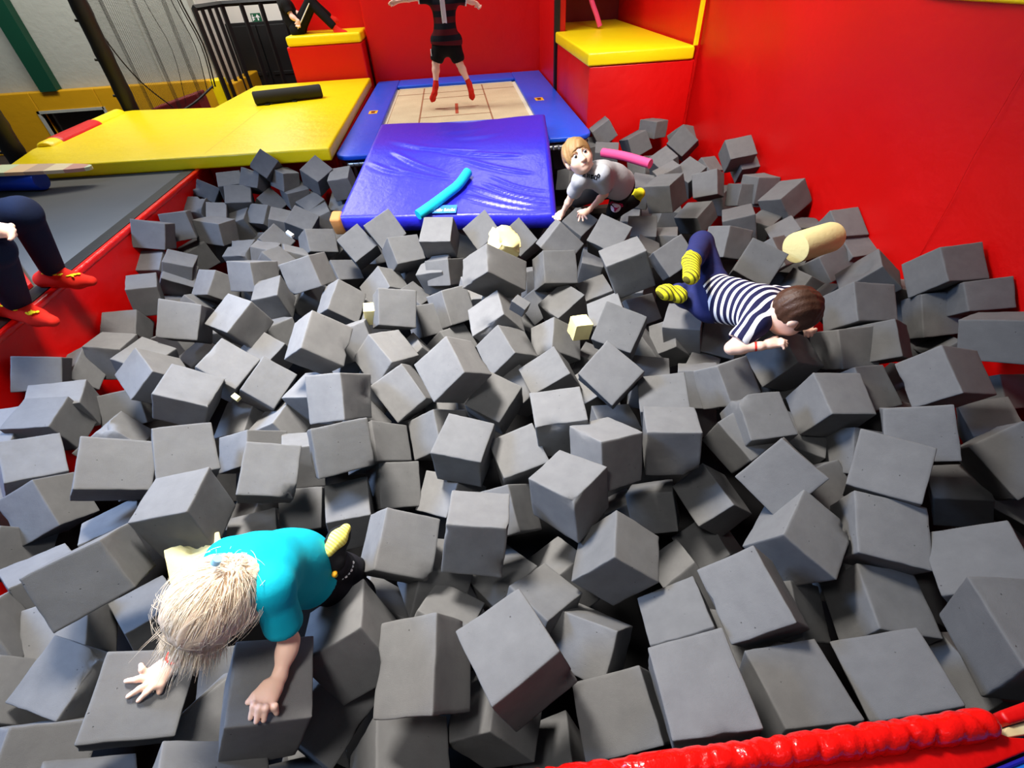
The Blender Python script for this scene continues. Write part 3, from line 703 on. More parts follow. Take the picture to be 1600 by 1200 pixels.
CUBES = [
('A1', [-1.5933, 4.1236, 0.0117], [-0.4415, 0.8283, -0.2668, -0.2187], [0.146, 0.1646, 0.1781], 'tilted grey foam cube, nearest right of the far left pit corner'),
('A2', [-1.9006, 4.0863, -0.1185], [-0.1501, 0.9723, 0.168, -0.063], [0.1694, 0.1793, 0.1823], 'flat-lying grey foam cube, nearest below the far left pit corner'),
('A3', [-1.7086, 4.0964, -0.0842], [-0.4338, 0.8911, -0.1325, -0.0177], [0.1474, 0.1427, 0.1841], 'three-faced worn grey foam cube, nearest below and right of the far left pit corner'),
('A4', [-1.4736, 4.09, -0.0834], [0.1071, 0.9249, -0.3492, -0.1057], [0.1666, 0.1498, 0.1384], 'three-faced grey foam cube, second above the white foam scrap'),
('A6', [-1.211, 4.0737, -0.0769], [-0.2516, 0.9045, -0.2721, -0.211], [0.1655, 0.1812, 0.1857], 'three-faced grey foam cube, nearest above the tan mat corner'),
('A7', [-1.0102, 4.0154, -0.1274], [-0.1271, 0.9904, -0.0213, 0.0505], [0.1666, 0.1769, 0.1861], "three-faced grey foam cube, nearest above and left of the cyan noodle's lower end"),
('A9', [-1.3003, 4.0088, -0.3083], [-0.1794, 0.9009, -0.3905, -0.061], [0.177, 0.1732, 0.1836], 'half-buried grey foam cube, second above and left of the tan mat corner'),
('A10', [-1.4273, 4.0745, -0.2057], [-0.0909, 0.9534, 0.2865, -0.0262], [0.1798, 0.17, 0.1358], 'three-faced grey foam cube, nearest above the white foam scrap'),
('A13', [-1.8228, 3.9458, -0.1862], [-0.2226, 0.9632, 0.1166, -0.0959], [0.1851, 0.1772, 0.1819], 'flat-lying grey foam cube, second below and right of the far left pit corner'),
('A14', [-2.0851, 4.053, -0.129], [-0.4535, 0.8485, -0.125, -0.2423], [0.1603, 0.1266, 0.187], 'tilted worn grey foam cube, nearest below and left of the far left pit corner'),
('A15', [-2.1081, 3.8413, -0.2131], [-0.1727, 0.9836, -0.0503, -0.0087], [0.1552, 0.1682, 0.1883], 'half-buried worn grey foam cube, second below and left of the far left pit corner'),
('A16', [-1.9447, 3.7481, -0.237], [-0.1384, 0.9737, 0.122, -0.1333], [0.1384, 0.189, 0.1872], 'half-buried grey foam cube, second below the far left pit corner'),
('A17', [-1.8115, 3.8187, -0.3126], [-0.1168, 0.9896, 0.006, 0.0841], [0.1666, 0.1736, 0.1801], 'three-faced grey foam cube, third left of the white foam scrap'),
('A18', [-1.6349, 3.8318, -0.2904], [-0.344, 0.9107, -0.2075, 0.0965], [0.1783, 0.1537, 0.1863], 'three-faced grey foam cube, second above and left of the white foam scrap'),
('A19', [-1.4835, 3.6746, -0.2901], [-0.042, 0.9787, 0.0666, -0.1896], [0.1468, 0.1856, 0.1855], 'flat-lying grey foam cube, nearest above and left of the white foam scrap'),
('A20', [-1.3063, 3.6449, -0.2925], [-0.2271, 0.9409, -0.1308, -0.2144], [0.182, 0.1727, 0.1716], 'tilted grey foam cube, nearest left of the tan mat corner'),
('A21', [-1.1862, 3.8344, -0.3406], [-0.0597, 0.9748, 0.1686, 0.1336], [0.1494, 0.1841, 0.1862], 'upright grey foam cube, nearest above and left of the tan mat corner'),
('A22', [-2.0632, 3.4417, -0.1375], [0.585, -0.7923, -0.1209, 0.1245], [0.1704, 0.1838, 0.1826], "upright grey foam cube, second above and right of the adult's upper red sock"),
('A23', [-2.0845, 3.1686, -0.083], [0.5427, -0.8265, 0.0281, 0.1468], [0.1789, 0.1697, 0.1833], "tilted grey foam cube, nearest above and right of the adult's upper red sock"),
('A24', [-1.8769, 3.5262, -0.2294], [0.0842, 0.9831, -0.1512, -0.0596], [0.2058, 0.1803, 0.1628], 'three-faced grey foam cube, fourth below the far left pit corner'),
('A25', [-2.0475, 3.4505, -0.3678], [-0.0627, 0.9197, -0.3827, 0.0616], [0.1825, 0.1512, 0.1707], 'upright grey foam cube, seventh below the far left pit corner'),
('A26', [-2.1102, 3.053, -0.2689], [-0.2048, 0.9784, 0.0054, -0.0262], [0.1631, 0.1637, 0.1869], "flat-lying grey foam cube, nearest above and right of the adult's lower red sock"),
('A27', [-1.9069, 2.9486, -0.2322], [0.0254, 0.965, 0.1215, -0.231], [0.1626, 0.1797, 0.1579], "flat-lying grey foam cube, fifth right of the adult's upper red sock"),
('A28', [-1.9336, 2.9184, -0.2822], [-0.2095, 0.9171, 0.0716, -0.3315], [0.1752, 0.1617, 0.1707], "upright grey foam cube, fourth right of the adult's upper red sock"),
('A30', [-1.7058, 3.7638, -0.4794], [-0.2416, 0.9031, -0.3079, 0.1769], [0.1846, 0.1377, 0.1875], 'half-buried grey foam cube, second left of the white foam scrap'),
('A31', [-1.4223, 3.2913, -0.2789], [-0.1699, 0.8954, -0.1723, -0.3737], [0.1765, 0.1785, 0.1831], 'tilted grey foam cube, nearest left of the white foam scrap'),
('A32', [-1.6633, 3.3175, -0.3637], [-0.0904, 0.991, -0.0898, 0.0401], [0.1766, 0.177, 0.1827], 'three-faced worn grey foam cube, fourth left of the white foam scrap'),
('A32b', [-1.4303, 3.1251, -0.2896], [0.0775, 0.9851, 0.0296, -0.1504], [0.1455, 0.1794, 0.1878], 'half-buried grey foam cube, second below and left of the white foam scrap'),
('A34', [-1.3096, 2.9262, -0.2614], [0.0642, 0.9204, -0.1886, -0.3364], [0.1502, 0.1701, 0.1795], 'half-buried grey foam cube, nearest below and left of the white foam scrap'),
('A35', [-1.2656, 3.1138, -0.3353], [0.1098, 0.9507, 0.1599, -0.242], [0.1505, 0.1837, 0.186], 'half-buried grey foam cube, nearest below the white foam scrap'),
('A36', [-1.1222, 3.294, -0.2948], [-0.3999, 0.8582, 0.1712, -0.2726], [0.202, 0.1618, 0.1905], 'three-faced grey foam cube, nearest below the tan mat corner'),
('A39', [-1.3444, 2.6936, -0.1909], [0.5177, -0.831, 0.1435, -0.1444], [0.1839, 0.171, 0.1953], 'tilted grey foam cube, third below and left of the white foam scrap'),
('A41', [-1.621, 2.7559, -0.2852], [-0.3008, 0.906, -0.2235, 0.1966], [0.1816, 0.1649, 0.1829], 'three-faced grey foam cube, fifth below and left of the white foam scrap'),
('A42', [-0.9769, 2.5562, -0.1414], [0.5451, -0.8252, -0.0332, -0.1445], [0.197, 0.1701, 0.1855], 'tilted worn grey foam cube, nearest below and right of the white foam scrap'),
('A43', [-0.9738, 3.1521, -0.4866], [-0.2492, 0.8938, 0.2588, -0.2683], [0.1933, 0.1588, 0.1717], 'tilted grey foam cube, nearest above and left of the yellow foam sliver'),
('A44', [-1.2084, 2.5237, -0.2764], [-0.0592, 0.9952, 0.0459, 0.0622], [0.1532, 0.1886, 0.1826], 'three-faced grey foam cube, second below the white foam scrap'),
('B45', [-0.7919, 2.3698, -0.2565], [-0.2809, 0.8713, -0.0116, -0.4023], [0.1866, 0.1839, 0.1719], 'three-faced grey foam cube, nearest left of the yellow foam sliver'),
('A46', [-0.7372, 1.7534, -0.0761], [-0.2448, 0.8796, -0.001, -0.408], [0.1936, 0.1864, 0.1825], 'three-faced grey foam cube, third below and left of the yellow foam sliver'),
('A48', [-1.9971, 2.6743, -0.2427], [0.0012, 0.9744, 0.2001, -0.1021], [0.1469, 0.1797, 0.1876], "upright grey foam cube, nearest right of the adult's upper red sock"),
('A49', [-1.9998, 2.8204, -0.4508], [0.0721, 0.9355, 0.3198, -0.1317], [0.1342, 0.1885, 0.1874], "half-buried grey foam cube, third right of the adult's upper red sock"),
('A50', [-1.4936, 2.1434, -0.1395], [-0.4139, 0.9009, -0.0465, -0.1217], [0.1864, 0.1832, 0.1823], 'tilted grey foam cube, third above and left of the tiny yellow crumb'),
('A51', [-1.7623, 2.6352, -0.3752], [-0.1069, 0.687, 0.5933, -0.4058], [0.1813, 0.1374, 0.1886], 'half-buried grey foam cube, fifth above the tiny yellow crumb'),
('A52', [-1.2515, 2.1651, -0.1801], [-0.1928, 0.9338, -0.2946, 0.0639], [0.1821, 0.1905, 0.1764], 'upright grey foam cube, third above the tiny yellow crumb'),
('A53', [-2.0747, 2.4869, -0.361], [-0.2658, 0.9609, 0.0563, -0.0542], [0.1741, 0.1599, 0.1807], "flat-lying grey foam cube, nearest below and right of the adult's upper red sock"),
('B1', [-0.77, 3.0207, -0.2227], [-0.3314, 0.8239, -0.4138, -0.2004], [0.1868, 0.1771, 0.1825], 'tilted grey foam cube, nearest below and right of the tan mat corner'),
('B2', [-0.5783, 3.0294, -0.1348], [-0.3867, 0.7797, -0.3779, -0.3158], [0.1917, 0.1892, 0.18], "tilted grey foam cube, nearest left of the cyan noodle's lower end"),
('B3', [-0.4684, 2.8448, -0.2162], [-0.3471, 0.897, 0.215, -0.1694], [0.1943, 0.1735, 0.1738], "three-faced grey foam cube, nearest below and left of the cyan noodle's lower end"),
('B4', [-0.2189, 2.8091, -0.1086], [-0.2676, 0.9563, -0.1117, 0.0364], [0.195, 0.1763, 0.1824], "three-faced grey foam cube, nearest below and right of the cyan noodle's lower end"),
('B5', [0.0604, 2.9102, -0.1641], [-0.3733, 0.7742, -0.5067, -0.0669], [0.1828, 0.1839, 0.1818], 'tilted grey foam cube, nearest above and left of the ragged yellow chunk'),
('B6', [0.3123, 3.0043, -0.2663], [-0.4235, 0.7672, -0.4723, -0.0946], [0.2001, 0.1545, 0.1844], 'tilted grey foam cube, nearest right of the ragged yellow chunk'),
('B8', [0.0746, 2.1427, -0.0259], [-0.2243, 0.8878, -0.145, 0.3749], [0.1909, 0.1613, 0.2654], 'wide grey foam cube with a chipped ridge just below the ragged yellow chunk'),
('B9', [-0.2559, 2.6872, -0.2922], [-0.0723, 0.9757, -0.1647, 0.125], [0.1778, 0.1747, 0.1633], "upright worn grey foam cube, nearest below the cyan noodle's lower end"),
('B10', [-0.6032, 2.6798, -0.3504], [-0.3337, 0.8738, 0.0927, 0.3413], [0.1981, 0.1588, 0.1801], 'tilted grey foam cube, nearest above the yellow foam sliver'),
('B11', [-0.4384, 2.0618, -0.1298], [-0.4216, 0.8896, 0.0242, -0.1738], [0.1881, 0.181, 0.1817], 'tilted grey foam cube, nearest right of the yellow foam sliver'),
('B12', [-0.3131, 2.253, -0.3395], [-0.4216, 0.8692, 0.1805, -0.1847], [0.1703, 0.1686, 0.1814], 'tilted grey foam cube, third right of the yellow foam sliver'),
('B13', [-0.1721, 2.2471, -0.2647], [-0.4208, 0.8544, 0.2248, -0.2059], [0.1683, 0.1862, 0.1745], 'tilted grey foam cube, fourth right of the yellow foam sliver'),
('B14', [-0.4501, 2.5856, -0.4218], [0.084, 0.9264, -0.1864, -0.3163], [0.1556, 0.185, 0.1844], 'half-buried grey foam cube, second right of the yellow foam sliver'),
('B15', [0.0918, 2.1621, -0.2324], [-0.0829, 0.9884, -0.0811, -0.0983], [0.1918, 0.1822, 0.1804], 'half-buried grey foam cube, second below the ragged yellow chunk'),
('B16', [0.0591, 1.9575, -0.1855], [-0.1048, 0.9475, 0.0153, 0.3016], [0.1913, 0.1767, 0.1804], 'grey foam cube with a bite out of its lower edge, below the ragged yellow chunk'),
('B17', [0.0948, 1.7804, -0.2447], [-0.2222, 0.8875, 0.0787, 0.3959], [0.1718, 0.1783, 0.1853], 'three-faced grey foam cube, third left of the cream foam block'),
('B18', [-0.1453, 1.4959, -0.0918], [-0.2561, 0.8961, 0.1236, 0.3408], [0.1882, 0.1861, 0.1789], 'three-faced grey foam cube, second below and right of the yellow foam sliver'),
('B19', [-0.4712, 1.7769, -0.2041], [-0.3619, 0.8286, 0.1697, 0.3919], [0.1739, 0.1789, 0.1934], 'tilted grey foam cube, nearest below the yellow foam sliver'),
('B20', [-0.1973, 2.1045, -0.4273], [-0.2642, 0.8698, 0.3351, -0.2478], [0.1819, 0.1539, 0.1926], 'half-buried grey foam cube, fifth right of the yellow foam sliver'),
('B21', [0.2801, 1.6153, -0.2955], [-0.1357, 0.9575, 0.097, 0.2352], [0.1951, 0.1657, 0.1782], 'flat-lying grey foam cube, nearest left of the diamond-wise standing cube'),
('B22', [0.3541, 1.9176, -0.3317], [-0.1917, 0.8739, -0.1693, 0.4134], [0.1686, 0.1719, 0.195], 'tilted grey foam cube, nearest below and left of the cream foam block'),
('B23', [0.4486, 2.1976, -0.3108], [-0.0797, 0.9416, 0.2709, 0.1836], [0.1978, 0.1669, 0.1625], 'flat-lying grey foam cube, nearest above and left of the cream foam block'),
('B24', [0.4173, 2.3567, -0.1611], [-0.3895, 0.9119, 0.0349, -0.1242], [0.1875, 0.184, 0.1862], "tilted grey foam cube, second below and left of the grey-shirted boy's flat hand"),
('B25', [0.5659, 3.5842, -0.4967], [-0.2854, 0.7664, -0.4692, 0.3331], [0.1864, 0.1497, 0.1851], "half-buried grey foam cube, nearest left of the grey-shirted boy's flat hand"),
('B26', [0.4931, 2.6138, -0.1196], [0.5592, -0.7443, 0.2891, 0.223], [0.1916, 0.176, 0.1827], "upright grey foam cube, nearest below and left of the grey-shirted boy's flat hand"),
('B28', [0.2345, 2.3206, -0.5484], [0.0316, 0.9664, -0.2024, -0.1549], [0.1463, 0.1849, 0.1852], 'half-buried grey foam cube, nearest left of the cream foam block'),
('B30', [-0.2045, 2.6649, -0.2659], [-0.4588, 0.7306, 0.2547, -0.4369], [0.1831, 0.151, 0.1621], 'tilted grey foam cube, second below and left of the ragged yellow chunk'),
('C1', [1.238, 4.5908, -0.0515], [0.6393, -0.7122, -0.1922, -0.2171], [0.1714, 0.1633, 0.1816], "upright grey foam cube, second right of the trampoline's near right corner"),
('C2', [1.6869, 4.5568, -0.0386], [0.5931, -0.6508, 0.3418, -0.3284], [0.1786, 0.1346, 0.175], "three-faced grey foam cube, nearest left of the red corner block's right edge"),
('C3', [1.5112, 4.4683, -0.1357], [0.6033, -0.7714, -0.1857, -0.0802], [0.1894, 0.1675, 0.1841], 'three-faced grey foam cube, nearest above the bright pink noodle'),
('C5', [1.8768, 4.2968, -0.121], [0.5035, -0.7374, 0.4497, 0.0215], [0.1794, 0.1837, 0.1821], "tilted grey foam cube, nearest below the red corner block's right edge"),
('C5b', [1.9624, 4.5121, -0.1373], [-0.3469, 0.895, 0.175, -0.219], [0.1707, 0.1524, 0.1854], "half-buried grey foam cube, nearest below and left of the red corner block's right edge"),
('C6', [1.6469, 4.0759, -0.2118], [-0.2449, 0.7734, -0.583, 0.0433], [0.1817, 0.1782, 0.1823], 'flat-lying grey foam cube, nearest right of the bright pink noodle'),
('C8', [1.9473, 3.9281, -0.2437], [-0.2562, 0.935, 0.2054, -0.1341], [0.1722, 0.1459, 0.1873], "half-buried grey foam cube, nearest below and right of the red corner block's right edge"),
('C9', [1.9921, 3.5627, -0.0028], [-0.2789, 0.9578, 0.0107, 0.0687], [0.1917, 0.1661, 0.1475], "three-faced grey foam cube, second below and right of the red corner block's right edge"),
('C10', [2.0862, 3.5606, -0.0982], [-0.2881, 0.9554, 0.0207, 0.061], [0.1676, 0.1407, 0.1524], "three-faced grey foam cube, third below and right of the red corner block's right edge"),
('C11', [1.669, 3.5876, -0.1516], [-0.2877, 0.7846, -0.5469, 0.0506], [0.1746, 0.1727, 0.1845], "tilted grey foam cube, second below the red corner block's right edge"),
('C12', [1.7263, 3.3762, -0.1472], [-0.437, 0.8307, -0.1651, 0.3028], [0.1785, 0.1702, 0.1852], "three-faced grey foam cube, second right of the grey-shirted boy's yellow sock"),
('C13', [1.9562, 3.2717, -0.1963], [-0.3787, 0.6157, -0.4252, 0.5447], [0.1762, 0.1498, 0.1698], 'upright grey foam cube, fourth above and left of the pale yellow cylinder'),
('C14', [2.0544, 3.2708, -0.1578], [-0.4588, 0.5771, -0.4389, 0.5136], [0.1893, 0.1753, 0.1698], 'three-faced grey foam cube, third above and left of the pale yellow cylinder'),
('C15', [2.0398, 2.9188, -0.1096], [-0.0655, 0.785, -0.5456, 0.286], [0.1894, 0.2064, 0.166], 'three-faced grey foam cube, second above and left of the pale yellow cylinder'),
('C16', [1.3035, 3.1096, -0.0739], [-0.0357, 0.8915, -0.426, 0.1499], [0.1835, 0.176, 0.1923], "three-faced grey foam cube, nearest right of the grey-shirted boy's yellow sock"),
('C17', [1.6159, 3.2407, -0.3212], [-0.0985, 0.8464, -0.4646, 0.241], [0.2068, 0.1822, 0.1481], "three-faced grey foam cube, third above the striped boy's yellow socks"),
('C18', [1.663, 2.7373, -0.1703], [0.0452, 0.9679, -0.1856, 0.1631], [0.1794, 0.1818, 0.1822], "flat-lying grey foam cube, third above and right of the striped boy's yellow socks"),
('C20', [1.8981, 2.8476, -0.2713], [-0.0426, 0.9423, 0.3308, 0.0293], [0.1813, 0.1487, 0.1863], 'flat-lying grey foam cube, third left of the pale yellow cylinder'),
('C21', [1.4938, 2.5381, -0.1778], [-0.368, 0.7002, -0.3918, 0.4698], [0.1884, 0.1805, 0.1768], "tilted grey foam cube, nearest above and right of the striped boy's yellow socks"),
('C22', [1.921, 2.6009, -0.227], [0.0155, 0.9475, -0.1103, 0.2997], [0.1588, 0.1869, 0.1842], 'tilted grey foam cube, nearest left of the pale yellow cylinder'),
('C23', [1.4201, 2.071, -0.0775], [-0.4396, 0.824, -0.3562, 0.031], [0.1849, 0.1847, 0.1815], "tilted grey foam cube, nearest above and left of the striped boy's dark hair"),
('C24', [0.7911, 2.6189, -0.1303], [-0.3587, 0.8765, -0.321, -0.0082], [0.1937, 0.179, 0.1811], "tilted grey foam cube, nearest below and right of the grey-shirted boy's flat hand"),
('C25', [0.737, 2.0861, -0.0274], [0.6902, -0.6993, -0.1098, -0.1499], [0.1985, 0.2015, 0.1864], "upright grey foam cube, second left of the striped boy's yellow socks"),
('C26', [1.1007, 2.9319, -0.2704], [-0.1876, 0.9712, -0.1443, 0.0285], [0.181, 0.1803, 0.1817], "flat-lying grey foam cube, second below the grey-shirted boy's yellow sock"),
('C27', [1.2696, 2.9066, -0.3378], [0.0631, 0.9805, -0.1823, 0.0382], [0.1644, 0.1862, 0.1828], "half-buried grey foam cube, nearest above the striped boy's yellow socks"),
('C28', [1.0666, 2.7497, -0.3332], [-0.0678, 0.9711, -0.1323, -0.1865], [0.1489, 0.1809, 0.1862], "half-buried grey foam cube, second above and left of the striped boy's yellow socks"),
('C29', [1.148, 2.4975, -0.2186], [-0.4347, 0.7503, -0.4673, -0.1726], [0.1739, 0.1852, 0.1825], "tilted grey foam cube, nearest above and left of the striped boy's yellow socks"),
('C30', [0.7772, 2.9399, -0.4738], [-0.0892, 0.9838, -0.1365, -0.0748], [0.1533, 0.1875, 0.1812], "upright grey foam cube, second below the grey-shirted boy's flat hand"),
('C31', [0.6703, 2.3383, -0.3596], [-0.109, 0.7301, -0.6694, 0.083], [0.1821, 0.1673, 0.183], 'flat-lying grey foam cube, nearest above the cream foam block'),
('C33', [0.7116, 3.1032, -0.2647], [-0.2282, 0.8806, -0.4009, -0.1085], [0.1754, 0.1813, 0.1825], "half-buried grey foam cube, nearest below the grey-shirted boy's flat hand"),
('C35', [1.1316, 4.5852, -0.2125], [-0.076, 0.9899, -0.0092, 0.1196], [0.1346, 0.1865, 0.1884], "half-buried grey foam cube, nearest right of the trampoline's near right corner"),
('C36', [1.1615, 4.1476, -0.1356], [-0.0905, 0.9879, -0.1254, 0.0119], [0.1857, 0.1831, 0.1817], 'half-buried grey foam cube, nearest above and left of the bright pink noodle'),
('C37', [1.532, 3.6457, -0.1722], [0.0317, 0.9759, -0.0169, 0.2154], [0.1809, 0.1782, 0.1821], "half-buried grey foam cube, nearest above and right of the grey-shirted boy's yellow sock"),
('C38', [1.3314, 3.6775, -0.2581], [-0.1237, 0.9425, -0.3094, 0.0278], [0.1724, 0.1796, 0.1831], "half-buried grey foam cube, nearest above the grey-shirted boy's yellow sock"),
('C39', [0.8793, 4.1789, -0.3141], [-0.4108, 0.752, -0.3288, 0.3969], [0.1834, 0.1704, 0.1832], "half-buried grey foam cube, nearest above and left of the grey-shirted boy's flat hand"),
('C39b', [0.8355, 4.7577, -0.326], [-0.443, 0.8655, 0.1528, -0.1772], [0.1779, 0.1846, 0.1799], "three-faced grey foam cube, nearest below and left of the trampoline's near right corner"),
('C40', [1.2639, 3.6057, -0.4884], [-0.0936, 0.97, -0.1916, 0.1165], [0.1459, 0.1878, 0.1846], "half-buried grey foam cube, nearest below and left of the grey-shirted boy's yellow sock"),
('C40b', [1.4156, 3.8731, -0.587], [-0.2763, 0.8852, 0.3201, -0.1942], [0.1865, 0.139, 0.1861], "half-buried grey foam cube, nearest below the grey-shirted boy's yellow sock"),
('D1', [2.1405, 2.4722, -0.1231], [-0.2772, 0.9606, 0.0136, 0.0118], [0.175, 0.1812, 0.1597], 'tilted grey foam cube, nearest above and right of the pale yellow cylinder'),
('D2', [2.1683, 2.3431, -0.2292], [-0.1786, 0.9838, 0.0081, 0.0097], [0.1695, 0.1561, 0.1867], 'half-buried grey foam cube, nearest right of the pale yellow cylinder'),
('D3', [2.019, 2.3122, -0.2734], [-0.3799, 0.9036, 0.1813, 0.0797], [0.1755, 0.1561, 0.1821], 'tilted grey foam cube, nearest below and right of the pale yellow cylinder'),
('D4', [1.9543, 1.9412, -0.142], [0.082, 0.8746, -0.2214, 0.4235], [0.2074, 0.1721, 0.1693], 'three-faced worn grey foam cube, second below and right of the pale yellow cylinder'),
('D5', [2.1386, 1.7661, -0.0125], [-0.2436, 0.6647, -0.2421, 0.6635], [0.2017, 0.1668, 0.2012], 'tilted grey foam cube, second right of the pale yellow cylinder'),
('D6', [2.1967, 1.6156, -0.0728], [-0.3825, 0.9134, -0.0739, 0.1183], [0.1767, 0.1346, 0.1787], 'tilted grey foam cube, third right of the pale yellow cylinder'),
('D7', [2.1333, 1.6964, -0.2102], [-0.3994, 0.9, -0.0735, 0.1583], [0.1532, 0.1988, 0.1774], "tilted grey foam cube, fifth right of the striped boy's dark hair"),
('D8', [1.667, 1.6383, -0.082], [-0.3539, 0.9336, -0.0338, -0.0452], [0.1864, 0.1697, 0.1961], "tilted grey foam cube, nearest right of the striped boy's dark hair"),
('D9', [1.6727, 1.4697, -0.157], [-0.3074, 0.8446, -0.1716, 0.4035], [0.1964, 0.1611, 0.1845], "tilted grey foam cube, second right of the striped boy's dark hair"),
('D10', [1.5414, 1.4848, -0.1793], [-0.2925, 0.66, -0.2863, 0.63], [0.1748, 0.169, 0.1674], "tilted grey foam cube, nearest below and right of the striped boy's dark hair"),
('D11', [2.0723, 1.3455, -0.0739], [-0.4433, 0.7196, -0.2492, 0.4729], [0.2064, 0.1712, 0.1769], "upright grey foam cube, ninth right of the striped boy's dark hair"),
('D12', [2.1675, 1.5291, -0.3549], [0.273, 0.8863, -0.13, 0.3509], [0.1354, 0.1848, 0.1855], "half-buried grey foam cube, sixth right of the striped boy's dark hair"),
('D13', [1.725, 1.1856, -0.1197], [-0.1675, 0.7745, -0.1529, 0.5905], [0.1741, 0.1862, 0.1908], "three-faced grey foam cube, fifth below and right of the striped boy's dark hair"),
('D14', [1.8922, 2.0247, -0.3332], [0.2819, 0.8928, -0.0024, 0.3512], [0.141, 0.1831, 0.1876], "half-buried grey foam cube, nearest above and right of the striped boy's dark hair"),
('D16', [1.8705, 2.224, -0.3423], [-0.2838, 0.6317, -0.5757, 0.4347], [0.1859, 0.134, 0.1843], "tilted grey foam cube, nearest above the striped boy's dark hair"),
('D17', [2.1181, 2.7256, -0.2769], [0.0227, 0.9877, -0.1545, 0.0065], [0.135, 0.1805, 0.1888], 'upright grey foam cube, nearest above and left of the pale yellow cylinder'),
('D18', [1.6927, 2.3784, -0.2142], [-0.3011, 0.9023, 0.2372, -0.1974], [0.1833, 0.1735, 0.1824], 'half-buried grey foam cube, second left of the pale yellow cylinder'),
('D19', [1.294, 1.4931, -0.2215], [-0.113, 0.8394, -0.0491, 0.5294], [0.1893, 0.1752, 0.1788], "three-faced grey foam cube, nearest below and right of the striped boy's wristband"),
('4a', [-2.0613, 1.8794, -0.1847], [-0.4081, 0.8761, 0.0705, -0.2469], [0.1637, 0.1554, 0.1855], "tilted grey foam cube, nearest below the adult's lower red sock"),
('4b', [-2.0817, 2.0697, -0.3264], [-0.17, 0.8276, 0.053, -0.5324], [0.1343, 0.1919, 0.1782], "tilted grey foam cube, nearest below and right of the adult's lower red sock"),
('4c', [-1.9446, 2.1535, -0.306], [-0.0203, 0.6973, 0.7075, -0.1131], [0.1677, 0.1658, 0.1859], "upright grey foam cube, second below and right of the adult's lower red sock"),
('4d', [-1.902, 1.703, -0.2467], [-0.099, 0.9805, 0.1413, -0.0946], [0.1976, 0.1439, 0.1743], "flat-lying grey foam cube, third below and right of the adult's lower red sock"),
('4e', [-1.8948, 1.593, -0.2484], [-0.082, 0.9962, -0.0189, -0.0218], [0.1889, 0.1625, 0.1881], "three-faced grey foam cube, second below the adult's lower red sock"),
('4f', [-1.5074, 1.7712, -0.1912], [-0.1987, 0.9013, 0.2839, 0.26], [0.1617, 0.1862, 0.1973], 'three-faced grey foam cube, second left of the tiny yellow crumb'),
('4g', [-1.6445, 1.9447, -0.251], [-0.0861, 0.8177, 0.5623, -0.0877], [0.1822, 0.1824, 0.1817], "half-buried grey foam cube, third right of the adult's lower red sock"),
('4h', [-1.3001, 1.6145, -0.1919], [-0.0401, 0.9614, -0.0168, -0.2718], [0.2005, 0.1731, 0.1726], 'tilted grey foam cube, nearest left of the tiny yellow crumb'),
('4i', [-1.2151, 1.802, -0.2165], [-0.1343, 0.9326, -0.1611, -0.2938], [0.1851, 0.1802, 0.1818], 'tilted grey foam cube, nearest above the tiny yellow crumb'),
('4j', [-1.5273, 2.17, -0.4226], [0.0032, 0.9143, 0.3871, 0.1193], [0.1593, 0.1868, 0.1834], 'half-buried grey foam cube, nearest above and left of the tiny yellow crumb'),
('4k', [-1.0498, 1.7673, -0.303], [-0.2134, 0.9128, -0.1668, -0.3056], [0.1693, 0.1896, 0.1815], 'tilted grey foam cube, nearest right of the tiny yellow crumb'),
('4l', [-0.8112, 1.6999, -0.3449], [0.1063, 0.8279, 0.5425, 0.0944], [0.1748, 0.1852, 0.1813], 'half-buried grey foam cube, second right of the tiny yellow crumb'),
('4m', [-0.6196, 1.4649, -0.1481], [-0.393, 0.9014, -0.0773, 0.1643], [0.1795, 0.1907, 0.1798], 'tilted worn grey foam cube, third right of the tiny yellow crumb'),
('4n', [-0.5732, 1.2019, -0.1616], [-0.3805, 0.899, 0.1255, -0.1766], [0.1912, 0.1764, 0.1817], 'tilted worn grey foam cube, second above the yellow sole of the blond child'),
('4o', [-1.2025, 1.7169, -0.4835], [-0.1108, 0.9815, -0.0694, 0.1401], [0.1716, 0.1959, 0.1572], 'flat-lying grey foam cube, nearest below the tiny yellow crumb'),
('4p', [-0.9955, 1.6033, -0.4238], [0.0288, 0.84, -0.1016, -0.5323], [0.1541, 0.188, 0.1747], 'tilted worn grey foam cube, nearest below and right of the tiny yellow crumb'),
('4q', [-1.1196, 1.2125, -0.1274], [-0.2422, 0.9231, 0.173, -0.2435], [0.1798, 0.1789, 0.1808], 'tilted grey foam cube, nearest above the cube over the yellow piece'),
('4r', [-1.0265, 1.4085, -0.3557], [-0.2866, 0.919, -0.0543, 0.2651], [0.1849, 0.1483, 0.1843], 'tilted grey foam cube, second below the tiny yellow crumb'),
('4s', [-0.828, 1.1389, -0.1904], [-0.2331, 0.9442, 0.0198, -0.2319], [0.1796, 0.1858, 0.1819], 'tilted worn grey foam cube, second below and right of the tiny yellow crumb'),
('4t', [-1.324, 1.1549, -0.1008], [-0.2218, 0.9099, 0.0901, -0.3388], [0.2037, 0.1718, 0.1793], 'tilted grey foam cube, second above and left of the cube over the yellow piece'),
('4u', [-1.7136, 1.591, -0.3947], [-0.1367, 0.5846, 0.6186, -0.5069], [0.1856, 0.1619, 0.1839], 'tilted worn grey foam cube, third above and left of the cube over the yellow piece'),
('4v', [-1.8497, 1.3679, -0.2765], [-0.1252, 0.9051, 0.2897, -0.2851], [0.1793, 0.1819, 0.182], 'tilted grey foam cube, third left of the cube over the yellow piece'),
('4w', [-1.7305, 1.2119, -0.3364], [-0.4126, 0.8832, 0.1684, 0.1466], [0.1758, 0.1901, 0.166], 'tilted grey foam cube, second left of the cube over the yellow piece'),
